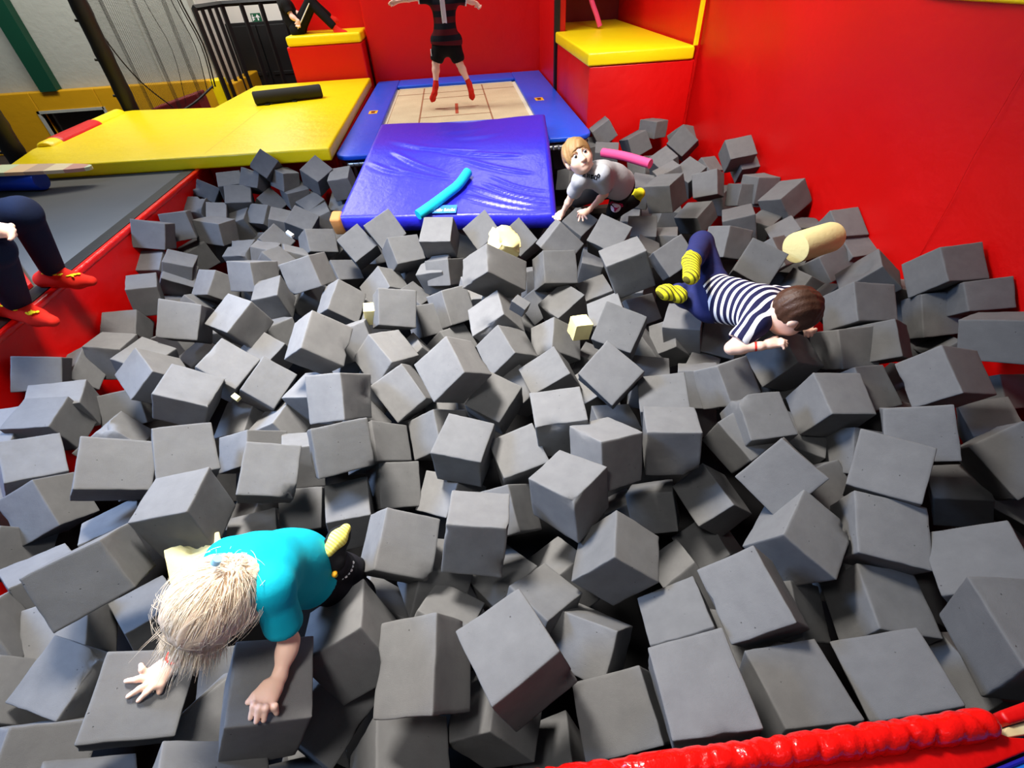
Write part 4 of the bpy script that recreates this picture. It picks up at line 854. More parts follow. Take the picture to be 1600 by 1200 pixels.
('4x', [-1.0341, 0.9747, -0.1457], [0.0536, 0.9979, 0.0146, 0.0345], [0.1735, 0.1855, 0.1918], 'big grey foam cube over the torn yellow piece behind the blond child'),
('4y', [-0.5717, 1.0639, -0.3853], [0.0255, 0.9932, 0.1073, -0.0364], [0.16, 0.1819, 0.1852], 'flat-lying grey foam cube, nearest above the yellow sole of the blond child'),
('4z', [-0.8056, 1.2038, -0.5179], [-0.2877, 0.9577, 0.0051, -0.0079], [0.1709, 0.1645, 0.1838], 'tilted grey foam cube, nearest above and left of the yellow sole of the blond child'),
('4A', [-0.912, 0.9841, -0.417], [0.1194, 0.9757, 0.1737, -0.0596], [0.1631, 0.183, 0.1834], 'half-buried grey foam cube, nearest left of the yellow sole of the blond child'),
('4B', [-1.305, 1.3814, -0.524], [0.1989, -0.6711, -0.2333, 0.675], [0.1864, 0.1477, 0.1868], 'half-buried grey foam cube, nearest above and right of the cube over the yellow piece'),
('4C', [-1.0751, 1.2659, -0.6581], [-0.1421, 0.9316, -0.2154, 0.2561], [0.1893, 0.1335, 0.187], 'half-buried grey foam cube, nearest right of the cube over the yellow piece'),
('7a', [-1.3854, 1.0475, -0.3536], [0.151, 0.9442, 0.2911, 0.0293], [0.1723, 0.1793, 0.1829], 'half-buried grey foam cube, nearest left of the cube over the yellow piece'),
('7b', [-1.2027, 0.7807, -0.1211], [-0.4206, 0.8752, 0.2311, -0.0614], [0.1989, 0.1701, 0.1845], 'tilted grey foam cube, nearest below and left of the cube over the yellow piece'),
('7c', [-1.5946, 0.9149, -0.3923], [0.1947, 0.88, 0.4254, -0.0826], [0.171, 0.1792, 0.1821], "half-buried grey foam cube, third above and left of the blond child's banded hand"),
('7d', [-1.601, 0.6998, -0.2996], [0.1326, -0.552, -0.4667, 0.6782], [0.1834, 0.1845, 0.1707], "upright grey foam cube, third left of the blond child's banded hand"),
('7e', [-1.2464, 0.7983, -0.4999], [0.1117, 0.9173, 0.3737, -0.0804], [0.1602, 0.1796, 0.182], "flat-lying grey foam cube, nearest above the blond child's banded hand"),
('7f', [-1.2965, 0.5825, -0.3765], [-0.0715, 0.9825, -0.1718, -0.0043], [0.1845, 0.1667, 0.1824], "flat-lying worn grey foam cube, nearest left of the blond child's banded hand"),
('7h', [-0.9548, 0.4511, -0.1898], [-0.0875, 0.9548, 0.0422, -0.2808], [0.1882, 0.1797, 0.1807], "tilted grey foam cube, nearest below and left of the blond child's banded hand"),
('7i', [-0.5947, 0.3872, -0.1077], [0.0726, 0.9653, 0.1, -0.2301], [0.17, 0.1816, 0.1749], "flat-lying grey foam cube, nearest below the blond child's bare-wristed hand"),
('7j', [-0.4522, 0.546, -0.235], [0.1866, 0.9602, 0.1153, 0.173], [0.1713, 0.1832, 0.1929], 'three-faced grey foam cube, nearest below the yellow sole of the blond child'),
('7k', [-1.1161, 0.2692, -0.3567], [0.402, 0.8315, 0.2245, -0.3108], [0.2017, 0.1764, 0.1684], "tilted grey foam cube, second below and left of the blond child's banded hand"),
('7l', [-0.6935, 0.2103, -0.1445], [0.3051, 0.8876, 0.1443, -0.3134], [0.2141, 0.1643, 0.1651], "tilted grey foam cube, nearest below and left of the blond child's bare-wristed hand"),
('7m', [-0.593, 0.2345, -0.4587], [0.396, 0.7361, 0.3949, -0.3813], [0.1683, 0.162, 0.1684], "tilted grey foam cube, nearest below and right of the blond child's bare-wristed hand"),
('7o', [-0.6491, 0.3026, -0.6429], [0.4301, 0.8669, 0.1265, -0.2179], [0.1703, 0.1808, 0.1775], "half-buried grey foam cube, second below and right of the blond child's bare-wristed hand"),
('7r', [-0.8973, 0.6181, -0.5465], [-0.1759, 0.9503, -0.0153, 0.2564], [0.1889, 0.1465, 0.1849], "half-buried grey foam cube, nearest right of the blond child's banded hand"),
('8a', [-0.3404, 0.8098, -0.2182], [-0.1937, 0.9354, -0.0512, -0.2913], [0.1793, 0.183, 0.1836], 'tilted grey foam cube, nearest right of the yellow sole of the blond child'),
('8b', [-0.0918, 0.8012, -0.1779], [0.5414, -0.8346, 0.0932, 0.0407], [0.1893, 0.1798, 0.18], 'grey foam cube with a ripped right edge, beside the yellow-soled foot, two faces showing'),
('8c', [0.2235, 0.9118, -0.1828], [0.0735, 0.9095, -0.4007, 0.0829], [0.1882, 0.1817, 0.1776], 'big grey foam cube balanced corner-up with a worn front corner, middle of the pit'),
('8d', [0.3346, 0.705, -0.2548], [0.0992, 0.8769, -0.1196, 0.4549], [0.1997, 0.1726, 0.1723], 'big dark grey foam cube with three faces showing, below the corner-up middle cube'),
('8e', [-0.0017, 0.4103, -0.1085], [0.0732, 0.9695, 0.2111, 0.1005], [0.1861, 0.189, 0.1813], 'grey foam cube tipped steeply towards us at the bottom centre, big pale face up'),
('8f', [-0.2383, 0.4413, -0.1849], [-0.0945, 0.9715, -0.0492, 0.2116], [0.1706, 0.208, 0.173], 'flat-lying worn grey foam cube, nearest left of the steeply tipped bottom-centre cube'),
('8g', [0.2154, 0.5209, -0.3904], [-0.247, 0.9168, -0.2422, 0.1993], [0.1974, 0.1459, 0.1843], 'three-faced grey foam cube, nearest right of the steeply tipped bottom-centre cube'),
('8h', [0.0744, 0.6139, -0.3686], [0.2327, 0.8835, -0.4018, -0.0623], [0.1564, 0.1803, 0.1841], 'flat-lying grey foam cube, nearest above and right of the steeply tipped bottom-centre cube'),
('8i', [-0.0101, 0.7402, -0.4654], [0.0695, 0.861, -0.4651, 0.1938], [0.1758, 0.1899, 0.1804], 'half-buried grey foam cube, nearest below and right of the cube with the ripped right edge'),
('8j', [-0.2222, 0.5964, -0.3725], [0.2728, 0.9235, -0.2047, -0.1757], [0.1698, 0.1812, 0.1831], 'half-buried grey foam cube, nearest below the cube with the ripped right edge'),
('8k', [-0.4652, 0.6944, -0.4599], [0.3105, 0.8787, -0.0261, -0.3617], [0.1598, 0.1823, 0.1844], 'half-buried grey foam cube, nearest below and right of the yellow sole of the blond child'),
('8l', [0.2564, 0.3188, -0.3302], [-0.0909, 0.9771, 0.0196, 0.1912], [0.1923, 0.1642, 0.1824], 'flat-lying grey foam cube, second below and right of the steeply tipped bottom-centre cube'),
('8m', [-0.3346, 0.2787, -0.3931], [0.1293, 0.9496, 0.0322, -0.2839], [0.1959, 0.1586, 0.1852], 'tilted grey foam cube, nearest below and left of the steeply tipped bottom-centre cube'),
('8n', [0.0733, 0.2707, -0.6179], [0.2397, 0.9491, 0.0114, 0.2041], [0.1781, 0.1638, 0.1775], 'tilted grey foam cube, nearest below and right of the steeply tipped bottom-centre cube'),
('8p', [0.4768, 0.4787, -0.294], [0.2205, 0.9518, -0.0269, 0.2117], [0.1747, 0.185, 0.1815], 'tilted grey foam cube, second right of the steeply tipped bottom-centre cube'),
('8q', [0.6352, 0.7477, -0.5758], [0.0198, 0.6971, -0.5943, 0.4005], [0.1867, 0.1452, 0.1847], 'tilted grey foam cube, second left of the ragged-cornered big cube'),
('8r', [0.6034, 1.0302, -0.5179], [-0.3991, 0.8951, -0.0327, 0.1962], [0.1707, 0.1583, 0.1839], 'tilted grey foam cube, second right of the corner-up middle cube'),
('8s', [0.535, 1.1064, -0.7107], [0.3153, 0.9238, -0.0137, 0.2168], [0.1342, 0.1898, 0.1865], 'half-buried grey foam cube, nearest right of the corner-up middle cube'),
('8t', [0.1951, 0.7957, -0.538], [0.261, 0.932, 0.2161, 0.1287], [0.1507, 0.1843, 0.1847], 'tilted grey foam cube, nearest below the corner-up middle cube'),
('8u', [-0.0002, 0.9798, -0.3622], [-0.1958, 0.8426, 0.1734, -0.4708], [0.1802, 0.1708, 0.1831], 'tilted grey foam cube, nearest left of the corner-up middle cube'),
('8v', [-0.2041, 1.1482, -0.4719], [-0.1949, 0.9183, -0.2309, 0.2556], [0.1829, 0.1597, 0.184], 'tilted grey foam cube, nearest above and left of the cube with the ripped right edge'),
('8w', [-0.4433, 1.2087, -0.4477], [-0.2546, 0.9331, 0.0784, -0.2415], [0.1667, 0.1773, 0.1848], 'tilted grey foam cube, nearest above and right of the yellow sole of the blond child'),
('5a', [0.2514, 1.2454, -0.1902], [-0.013, 0.9979, -0.0279, 0.0571], [0.1939, 0.1789, 0.1809], 'pale flat-faced grey foam cube with a dark torn underside, middle of the pit'),
('5b', [0.4862, 1.4053, -0.1284], [-0.3397, 0.8365, -0.4281, -0.0399], [0.1915, 0.1784, 0.1815], 'grey foam cube standing diamond-wise on one corner, right of the middle'),
('5c', [0.6073, 1.6979, -0.132], [-0.3539, 0.8864, -0.2944, 0.0492], [0.1889, 0.1797, 0.1816], 'tilted grey foam cube, nearest right of the cream foam block'),
('5d', [0.6327, 1.9215, -0.2302], [-0.0167, 0.9745, -0.0402, 0.2201], [0.1709, 0.1856, 0.1825], 'half-buried grey foam cube, nearest above and right of the cream foam block'),
('5e', [0.011, 1.5139, -0.3191], [-0.1901, 0.9316, -0.3082, -0.0317], [0.1748, 0.1852, 0.1764], 'three-faced grey foam cube, third above and left of the corner-up middle cube'),
('5f', [-0.1213, 1.1891, -0.2382], [-0.0619, 0.9809, -0.1819, -0.0318], [0.1805, 0.1823, 0.1826], 'flat-lying grey foam cube, nearest above the cube with the ripped right edge'),
('5g', [0.08, 1.1842, -0.3124], [-0.1674, 0.9769, 0.13, 0.0272], [0.1837, 0.1675, 0.1824], 'flat-lying grey foam cube, nearest above and left of the corner-up middle cube'),
('5h', [-0.385, 1.593, -0.2718], [-0.3619, 0.793, -0.466, -0.1518], [0.1946, 0.1673, 0.1795], 'tilted grey foam cube, third below the yellow foam sliver'),
('5i', [-0.4973, 1.3502, -0.3521], [-0.1949, 0.8704, 0.1663, -0.4205], [0.184, 0.1665, 0.1834], 'tilted grey foam cube, second above and right of the yellow sole of the blond child'),
('5j', [-0.6185, 1.568, -0.4437], [0.1754, 0.8756, -0.1715, -0.4161], [0.1582, 0.1848, 0.1843], 'half-buried grey foam cube, third above the yellow sole of the blond child'),
('5k', [-0.241, 1.3955, -0.3607], [-0.2584, 0.8873, -0.0526, 0.3784], [0.1872, 0.1733, 0.1729], 'tilted grey foam cube, third above and left of the cube with the ripped right edge'),
('5l', [0.6865, 1.2906, -0.2147], [-0.0742, 0.9822, -0.1225, 0.1219], [0.1822, 0.1816, 0.1819], 'flat-lying grey foam cube, second right of the diamond-wise standing cube'),
('5m', [0.637, 1.0961, -0.193], [0.1359, 0.9794, -0.1425, 0.0442], [0.1861, 0.1793, 0.1786], 'upright worn grey foam cube, nearest below and right of the diamond-wise standing cube'),
('5n', [0.3817, 1.0507, -0.1682], [0.2271, 0.9548, 0.1855, -0.0479], [0.1724, 0.1912, 0.1804], 'three-faced grey foam cube, nearest above and right of the corner-up middle cube'),
('5o', [0.5034, 1.3335, -0.3957], [0.0994, 0.9934, -0.0055, -0.0565], [0.165, 0.1819, 0.1832], 'half-buried grey foam cube, nearest below the diamond-wise standing cube'),
('5q', [0.7405, 1.5902, -0.3639], [-0.0108, 0.9894, -0.1451, -0.0043], [0.1674, 0.1817, 0.183], 'half-buried grey foam cube, nearest right of the diamond-wise standing cube'),
('5r', [0.9533, 1.8672, -0.3573], [-0.1652, 0.8919, -0.1648, 0.3873], [0.1496, 0.1716, 0.1777], "tilted grey foam cube, second below the striped boy's yellow socks"),
('5s', [0.9915, 1.8593, -0.27], [-0.0623, 0.9666, -0.2299, 0.0948], [0.174, 0.1766, 0.1701], "flat-lying grey foam cube, nearest below the striped boy's yellow socks"),
('5t', [0.5503, 1.9749, -0.5577], [-0.0388, 0.8489, 0.5034, -0.1562], [0.1861, 0.1446, 0.1852], 'half-buried grey foam cube, nearest below the cream foam block'),
('5u', [0.8452, 2.1696, -0.3767], [-0.3436, 0.917, 0.1694, -0.111], [0.1847, 0.1605, 0.1837], "tilted grey foam cube, nearest below and left of the striped boy's yellow socks"),
('6a', [1.162, 1.8445, -0.3594], [-0.3472, 0.9167, -0.1965, -0.0199], [0.1784, 0.1836, 0.1814], "half-buried grey foam cube, nearest left of the striped boy's wristband"),
('6b', [1.0218, 1.66, -0.427], [0.102, 0.9498, -0.2897, -0.0605], [0.1417, 0.1857, 0.1845], "half-buried grey foam cube, second left of the striped boy's wristband"),
('6c', [0.9299, 1.5023, -0.3245], [-0.489, 0.8493, -0.1107, 0.1654], [0.17, 0.1705, 0.1853], "half-buried worn grey foam cube, second below and left of the striped boy's wristband"),
('6d', [0.991, 1.4026, -0.2284], [-0.3544, 0.9215, 0.141, -0.0732], [0.1679, 0.1666, 0.1673], "tilted grey foam cube, nearest below and left of the striped boy's wristband"),
('6e', [0.929, 1.4862, -0.5504], [-0.3641, 0.8768, 0.0744, -0.3051], [0.1882, 0.1439, 0.186], 'half-buried grey foam cube, second below and right of the diamond-wise standing cube'),
('6f', [1.2965, 1.1806, -0.1895], [-0.0729, 0.74, -0.1294, 0.656], [0.1909, 0.1798, 0.178], "three-faced grey foam cube, second below and right of the striped boy's wristband"),
('6g', [0.9861, 1.1346, -0.1991], [-0.1712, 0.9852, -0.0115, 0.0018], [0.167, 0.1807, 0.1629], "flat-lying worn grey foam cube, second below the striped boy's wristband"),
('6h', [0.9385, 1.1276, -0.2664], [-0.1475, 0.8355, -0.522, -0.0873], [0.1775, 0.1668, 0.1728], 'upright grey foam cube, second above and left of the ragged-cornered big cube'),
('6i', [0.9182, 0.8693, -0.1603], [-0.4022, 0.7628, -0.5002, 0.0782], [0.1661, 0.1958, 0.1826], 'tilted grey foam cube, nearest above the ragged-cornered big cube'),
('6j', [1.3739, 1.0395, -0.3242], [-0.1626, 0.7082, -0.3218, 0.607], [0.1837, 0.1693, 0.1834], 'half-buried grey foam cube, second above and right of the ragged-cornered big cube'),
('6k', [1.2224, 0.8065, -0.115], [-0.2273, 0.8998, -0.3196, 0.1913], [0.1877, 0.1836, 0.1815], 'tilted grey foam cube, third above and right of the ragged-cornered big cube'),
('6l', [1.4404, 0.9519, -0.1237], [-0.3366, 0.8827, -0.1437, 0.2947], [0.1891, 0.1781, 0.1816], 'tilted grey foam cube, fifth above and right of the ragged-cornered big cube'),
('6m', [2.0505, 1.1325, -0.4013], [0.0225, 0.9504, -0.1904, 0.2447], [0.1595, 0.1851, 0.1838], "flat-lying grey foam cube, eighth below and right of the striped boy's dark hair"),
('6n', [1.7726, 0.8758, -0.237], [-0.2133, 0.935, 0.1112, 0.2605], [0.1723, 0.1997, 0.1787], 'tilted grey foam cube, sixth right of the ragged-cornered big cube'),
('6o', [1.7486, 0.8947, -0.4637], [0.0386, 0.9408, -0.2468, 0.2291], [0.166, 0.1702, 0.1707], 'flat-lying grey foam cube, third right of the ragged-cornered big cube'),
('6p', [1.488, 1.2701, -0.2412], [-0.2417, 0.957, 0.0908, -0.1324], [0.1812, 0.1786, 0.1823], "half-buried grey foam cube, second right of the striped boy's wristband"),
('6s', [2.2062, 1.3066, -0.3756], [-0.3412, 0.9354, 0.0205, -0.09], [0.1852, 0.1472, 0.1853], 'half-buried grey foam cube hidden under the heap'),
('6t', [0.8922, 0.6796, -0.221], [-0.1985, 0.9069, 0.3679, -0.0528], [0.1909, 0.1768, 0.1841], 'big grey foam cube with a torn, ragged lower corner, upended near the right front'),
('6u', [1.1267, 0.6547, -0.2119], [-0.1735, 0.963, -0.2045, 0.0277], [0.1866, 0.1837, 0.1771], 'three-faced grey foam cube, nearest right of the ragged-cornered big cube'),
('6v', [0.8071, 0.9818, -0.4384], [-0.0436, 0.9234, 0.0759, 0.3737], [0.1525, 0.1945, 0.1825], 'three-faced grey foam cube, nearest above and left of the ragged-cornered big cube'),
('9a', [0.8086, 0.9085, -0.645], [-0.1461, 0.9067, 0.101, 0.3826], [0.1667, 0.1582, 0.1824], 'tilted grey foam cube, nearest left of the ragged-cornered big cube'),
('9b', [0.6647, 0.5097, -0.2059], [-0.0608, 0.9413, 0.0297, 0.3306], [0.1725, 0.1969, 0.1793], 'tilted grey foam cube, nearest below and left of the ragged-cornered big cube'),
('9c', [0.4085, 0.2923, -0.1329], [0.0005, 0.9944, 0.0046, 0.1055], [0.1813, 0.1909, 0.1815], 'flat-lying grey foam cube, third right of the steeply tipped bottom-centre cube'),
('9d', [0.6733, 0.2869, -0.2563], [0.0622, 0.9977, 0.0085, 0.0249], [0.1881, 0.1792, 0.181], 'three-faced grey foam cube, second below the ragged-cornered big cube'),
('9e', [0.9336, 0.2853, -0.238], [0.0208, 0.9679, -0.0385, 0.2476], [0.1964, 0.1723, 0.1813], 'flat-lying grey foam cube, nearest left of the right end of the red bolster'),
('9f', [1.0681, 0.4851, -0.3286], [-0.0458, 0.9909, -0.1037, -0.0723], [0.1797, 0.1795, 0.1795], 'flat-lying grey foam cube, second below and right of the ragged-cornered big cube'),
('9g', [0.845, 0.5483, -0.4341], [-0.1845, 0.9251, -0.0137, -0.3315], [0.1848, 0.1612, 0.1838], 'half-buried grey foam cube, nearest below the ragged-cornered big cube'),
('9h', [1.2916, 0.4826, -0.1542], [0.0658, 0.916, -0.1742, 0.3553], [0.1903, 0.1833, 0.1811], 'tilted grey foam cube, second above the right end of the red bolster'),
('9i', [1.1965, 0.3138, -0.1173], [0.097, 0.6601, -0.0652, 0.742], [0.1858, 0.2054, 0.1765], 'tall dark grey foam cube at the right photo edge above the red rim pad'),
('9j', [1.8774, 0.7316, -0.6018], [-0.1685, 0.9755, 0.0597, -0.1284], [0.1852, 0.1495, 0.1792], 'half-buried grey foam cube, third above the right end of the red bolster'),
('f0', [-0.8374, 0.4232, -0.3787], [-0.3877, 0.252, -0.2222, 0.8584], [0.18, 0.1813, 0.1716], "half-buried grey foam cube, nearest left of the blond child's bare-wristed hand"),
('f1', [1.2173, 0.3029, -0.4094], [-0.0482, 0.2687, 0.0789, 0.9588], [0.1848, 0.1852, 0.1743], 'half-buried grey foam cube, nearest above and left of the right end of the red bolster'),
('f2', [-0.0806, 0.3717, -0.4193], [0.4045, 0.1768, -0.6172, 0.6513], [0.1737, 0.1771, 0.1723], 'three-faced grey foam cube, nearest below the steeply tipped bottom-centre cube'),
('f3', [1.3352, 0.5766, -0.3946], [0.3015, -0.0701, -0.4523, 0.8364], [0.1816, 0.181, 0.1849], 'half-buried grey foam cube, second right of the ragged-cornered big cube'),
('f4', [-1.0398, 2.6415, -0.3691], [0.6315, 0.3167, -0.207, -0.6768], [0.1712, 0.1719, 0.1896], 'upright grey foam cube, second left of the yellow foam sliver'),
('f5', [-0.5551, 0.4288, -0.3844], [0.2474, -0.3743, 0.1543, 0.8803], [0.1693, 0.1902, 0.1698], "tilted grey foam cube, nearest right of the blond child's bare-wristed hand"),
('f6', [-1.1688, 2.0972, -0.3682], [0.2914, 0.0864, -0.2178, 0.9275], [0.1729, 0.1848, 0.1788], 'flat-lying grey foam cube, nearest above and right of the tiny yellow crumb'),
('f7', [0.3342, 2.3948, -0.3831], [0.6257, 0.0388, -0.4073, -0.6642], [0.189, 0.1764, 0.1725], 'tilted grey foam cube, second above and left of the cream foam block'),
('f8', [1.8646, 1.4019, -0.393], [0.1334, 0.3942, 0.2594, 0.8715], [0.1702, 0.1851, 0.1833], "half-buried grey foam cube, third below and right of the striped boy's dark hair"),
('f9', [-0.8305, 1.3786, -0.4023], [-0.0274, 0.2026, -0.5114, 0.8347], [0.1694, 0.1806, 0.1737], 'tilted grey foam cube, second above and left of the yellow sole of the blond child'),
('f10', [-0.6459, 1.9448, -0.2161], [0.103, 0.6263, 0.2424, 0.7338], [0.1702, 0.1792, 0.172], 'half-buried grey foam cube, second below and left of the yellow foam sliver'),
('f11', [-0.0861, 3.346, -0.398], [0.5971, -0.3124, -0.4148, 0.6114], [0.1805, 0.1793, 0.181], 'half-buried grey foam cube, nearest left of the ragged yellow chunk'),
('f12', [1.5442, 4.3308, -0.2986], [-0.1328, 0.6625, 0.3944, 0.6228], [0.1723, 0.1734, 0.1897], 'upright grey foam cube, nearest below and left of the bright pink noodle'),
('f13', [1.6453, 1.2307, -0.4161], [0.659, 0.033, 0.3303, -0.6749], [0.1725, 0.1814, 0.1833], "half-buried grey foam cube, fourth below and right of the striped boy's dark hair"),
('f14', [1.9787, 3.6519, -0.3803], [-0.3231, 0.1275, -0.5925, 0.7268], [0.1759, 0.1798, 0.1813], "half-buried grey foam cube, second above and right of the striped boy's yellow socks"),
('f15', [1.179, 0.9473, -0.4139], [0.5682, 0.2525, -0.1293, 0.7724], [0.186, 0.1849, 0.18], 'half-buried grey foam cube, nearest above and right of the ragged-cornered big cube'),
('f16', [-1.2778, 0.3836, -0.3557], [-0.045, 0.4144, -0.1533, 0.896], [0.1896, 0.1779, 0.1837], "tilted grey foam cube, third below and left of the blond child's banded hand"),
('f17', [-1.8602, 1.0781, -0.414], [0.1463, -0.0492, 0.5538, 0.8182], [0.1726, 0.1881, 0.1699], "upright grey foam cube, fourth above and left of the blond child's banded hand"),
('f18', [-0.2574, 0.7817, -0.3944], [-0.2506, -0.4953, 0.0669, 0.8291], [0.1748, 0.1885, 0.1767], 'half-buried grey foam cube, nearest below and left of the cube with the ripped right edge'),
('f19', [1.5056, 3.4981, -0.4036], [0.5035, 0.4245, -0.4402, -0.6103], [0.1872, 0.1715, 0.1711], "half-buried grey foam cube, nearest below and right of the grey-shirted boy's yellow sock"),
('f20', [-1.7674, 1.8236, -0.3961], [0.575, -0.2312, 0.1817, 0.7635], [0.1862, 0.1889, 0.1777], 'tilted grey foam cube, third left of the tiny yellow crumb'),
('f21', [-1.4366, 0.7552, -0.4142], [0.0098, -0.6634, -0.1974, 0.7217], [0.1762, 0.1823, 0.1737], "flat-lying grey foam cube, nearest above and left of the blond child's banded hand"),
('f22', [-1.733, 2.3671, -0.3983], [0.1602, -0.1586, 0.1201, 0.9668], [0.1882, 0.1709, 0.1695], 'half-buried grey foam cube, second above and left of the tiny yellow crumb'),
('f23', [2.167, 1.9149, -0.2672], [0.265, 0.0021, 0.104, 0.9586], [0.1763, 0.1821, 0.1796], "half-buried grey foam cube, third right of the striped boy's dark hair"),
('f24', [-1.4971, 0.5466, -0.3824], [0.2969, 0.4775, -0.5338, 0.6316], [0.1737, 0.1719, 0.1753], "half-buried grey foam cube, second left of the blond child's banded hand"),
('f25', [-0.2062, 1.647, -0.4144], [0.0275, -0.19, -0.2123, 0.9582], [0.1746, 0.1835, 0.1757], 'half-buried grey foam cube, second above the cube with the ripped right edge'),
('f26', [-0.7112, 1.961, -0.4032], [0.5444, 0.0623, 0.2076, 0.8103], [0.185, 0.174, 0.1746], 'half-buried grey foam cube, second below the yellow foam sliver'),
('f27', [-1.5314, 2.3632, -0.4014], [-0.0781, 0.0345, 0.0369, 0.9957], [0.1858, 0.1845, 0.1731], 'half-buried grey foam cube, second above the tiny yellow crumb'),
('f28', [1.2191, 1.1732, -0.3982], [0.2562, -0.6478, 0.1526, 0.701], [0.1806, 0.1748, 0.1787], 'half-buried grey foam cube, second above the ragged-cornered big cube'),
('f29', [-0.0262, 2.3752, -0.2971], [-0.1768, 0.1182, -0.1136, 0.9705], [0.1792, 0.1885, 0.1826], 'half-buried grey foam cube, nearest below and left of the ragged yellow chunk'),
('f30', [0.4783, 1.5997, -0.4157], [0.0431, -0.358, -0.081, 0.9292], [0.1758, 0.1721, 0.1854], 'half-buried grey foam cube, nearest below and left of the diamond-wise standing cube'),
('f31', [0.3265, 2.6905, -0.4124], [0.491, 0.5022, -0.2744, 0.6569], [0.183, 0.1757, 0.1887], 'half-buried grey foam cube, second below and right of the ragged yellow chunk'),
('f32', [-0.7145, 3.361, -0.4072], [0.4567, -0.1026, 0.1567, 0.8697], [0.1813, 0.187, 0.1778], 'half-buried grey foam cube, second above the yellow foam sliver'),
('f33', [0.6364, 0.4299, -0.4117], [0.1432, -0.0087, -0.6491, 0.747], [0.1885, 0.185, 0.1701], 'half-buried grey foam cube, second below and left of the ragged-cornered big cube'),
('f34', [0.9337, 2.4133, -0.4054], [0.1451, 0.5197, -0.221, 0.8124], [0.1757, 0.1724, 0.1755], "half-buried grey foam cube, nearest left of the striped boy's yellow socks"),
('f35', [-1.0714, 4.0781, -0.3281], [0.1914, -0.0516, -0.3351, 0.9211], [0.1721, 0.1762, 0.1782], 'three-faced grey foam cube, nearest above and right of the tan mat corner'),
('f36', [1.9767, 2.5494, -0.4099], [0.4089, 0.1384, 0.4941, 0.7546], [0.1899, 0.19, 0.1851], 'half-buried grey foam cube, nearest below and left of the pale yellow cylinder'),
('f37', [-2.0548, 1.3542, -0.4147], [0.6703, 0.11, 0.0747, 0.7301], [0.1891, 0.186, 0.1849], 'half-buried grey foam cube, sixth left of the cube over the yellow piece'),
('f38', [-2.0197, 3.6761, -0.4147], [0.1839, -0.0916, -0.6214, 0.7561], [0.1796, 0.1838, 0.1801], 'half-buried grey foam cube, fifth below the far left pit corner'),
('f39', [-0.4833, 2.9757, -0.4118], [0.3661, -0.1247, -0.3113, 0.868], [0.1892, 0.174, 0.1755], 'half-buried grey foam cube, nearest above and right of the yellow foam sliver'),
('f40', [-0.6543, 2.3758, -0.404], [0.2153, -0.3603, 0.6226, 0.6604], [0.1816, 0.178, 0.1744], 'half-buried grey foam cube, nearest below and left of the yellow foam sliver'),
('f41', [-1.1988, 2.3509, -0.4139], [0.3633, -0.1106, 0.1165, 0.9177], [0.1878, 0.1717, 0.1789], 'half-buried grey foam cube, second above and right of the tiny yellow crumb'),
('f42', [0.225, 3.2035, -0.4199], [-0.3154, 0.596, 0.4964, 0.5467], [0.1887, 0.1734, 0.1765], 'half-buried grey foam cube, nearest below and right of the ragged yellow chunk'),
('f43', [-1.6536, 4.0487, -0.2676], [-0.1524, 0.3934, 0.5105, 0.7493], [0.1744, 0.1803, 0.1753], 'tilted grey foam cube, third above and left of the white foam scrap'),
('f44', [-0.5876, 1.7807, -0.418], [0.2248, 0.3256, -0.45, 0.8006], [0.1816, 0.1849, 0.1744], 'half-buried grey foam cube, fourth below the yellow foam sliver'),
('f45', [-0.3704, 1.927, -0.3674], [-0.3243, -0.0574, -0.6381, 0.696], [0.1805, 0.179, 0.1846], 'half-buried grey foam cube, nearest below and right of the yellow foam sliver'),
('f46', [-1.3359, 1.2795, -0.2732], [0.0467, -0.2933, -0.3177, 0.9005], [0.1804, 0.1709, 0.1856], 'half-buried grey foam cube, nearest above and left of the cube over the yellow piece'),
('f47', [1.3867, 1.4825, -0.417], [0.0333, -0.1679, -0.0005, 0.9852], [0.1747, 0.1892, 0.173], "half-buried grey foam cube, nearest below the striped boy's wristband"),
('f48', [-1.5101, 2.8371, -0.4196], [-0.2124, -0.2627, -0.577, 0.7436], [0.1767, 0.1728, 0.187], 'half-buried grey foam cube, fourth below and left of the white foam scrap'),
('f49', [-2.0655, 1.5492, -0.2652], [-0.0844, 0.0515, -0.0747, 0.9923], [0.1809, 0.1866, 0.1875], "half-buried grey foam cube, nearest below and left of the adult's upper red sock"),
('f50', [1.8837, 0.8094, -0.3994], [0.1601, 0.4258, -0.5186, 0.724], [0.1781, 0.1853, 0.1747], 'half-buried grey foam cube, fourth above the right end of the red bolster'),
('f51', [-1.0369, 3.4791, -0.413], [0.5092, 0.0513, -0.5217, 0.6826], [0.1854, 0.1844, 0.1797], 'half-buried grey foam cube, second below the tan mat corner'),
('f52', [0.1555, 1.6791, -0.4104], [-0.2799, 0.4426, -0.0521, 0.8503], [0.1909, 0.1702, 0.1726], 'half-buried grey foam cube, second left of the diamond-wise standing cube'),
('f53', [1.1205, 0.6499, -0.4008], [0.0451, -0.6515, 0.1051, 0.75], [0.1857, 0.17, 0.1846], 'half-buried grey foam cube, nearest below and right of the ragged-cornered big cube'),
('f54', [2.1888, 1.7324, -0.3846], [0.4353, 0.5473, 0.1394, 0.7011], [0.1826, 0.1703, 0.1778], "half-buried grey foam cube, fourth right of the striped boy's dark hair"),
('f55', [0.7805, 1.859, -0.4077], [-0.1065, -0.3722, -0.3718, 0.8438], [0.1787, 0.1907, 0.1763], 'half-buried grey foam cube, nearest above and right of the diamond-wise standing cube'),
]
GROUP = 'foam cubes filling the pit'
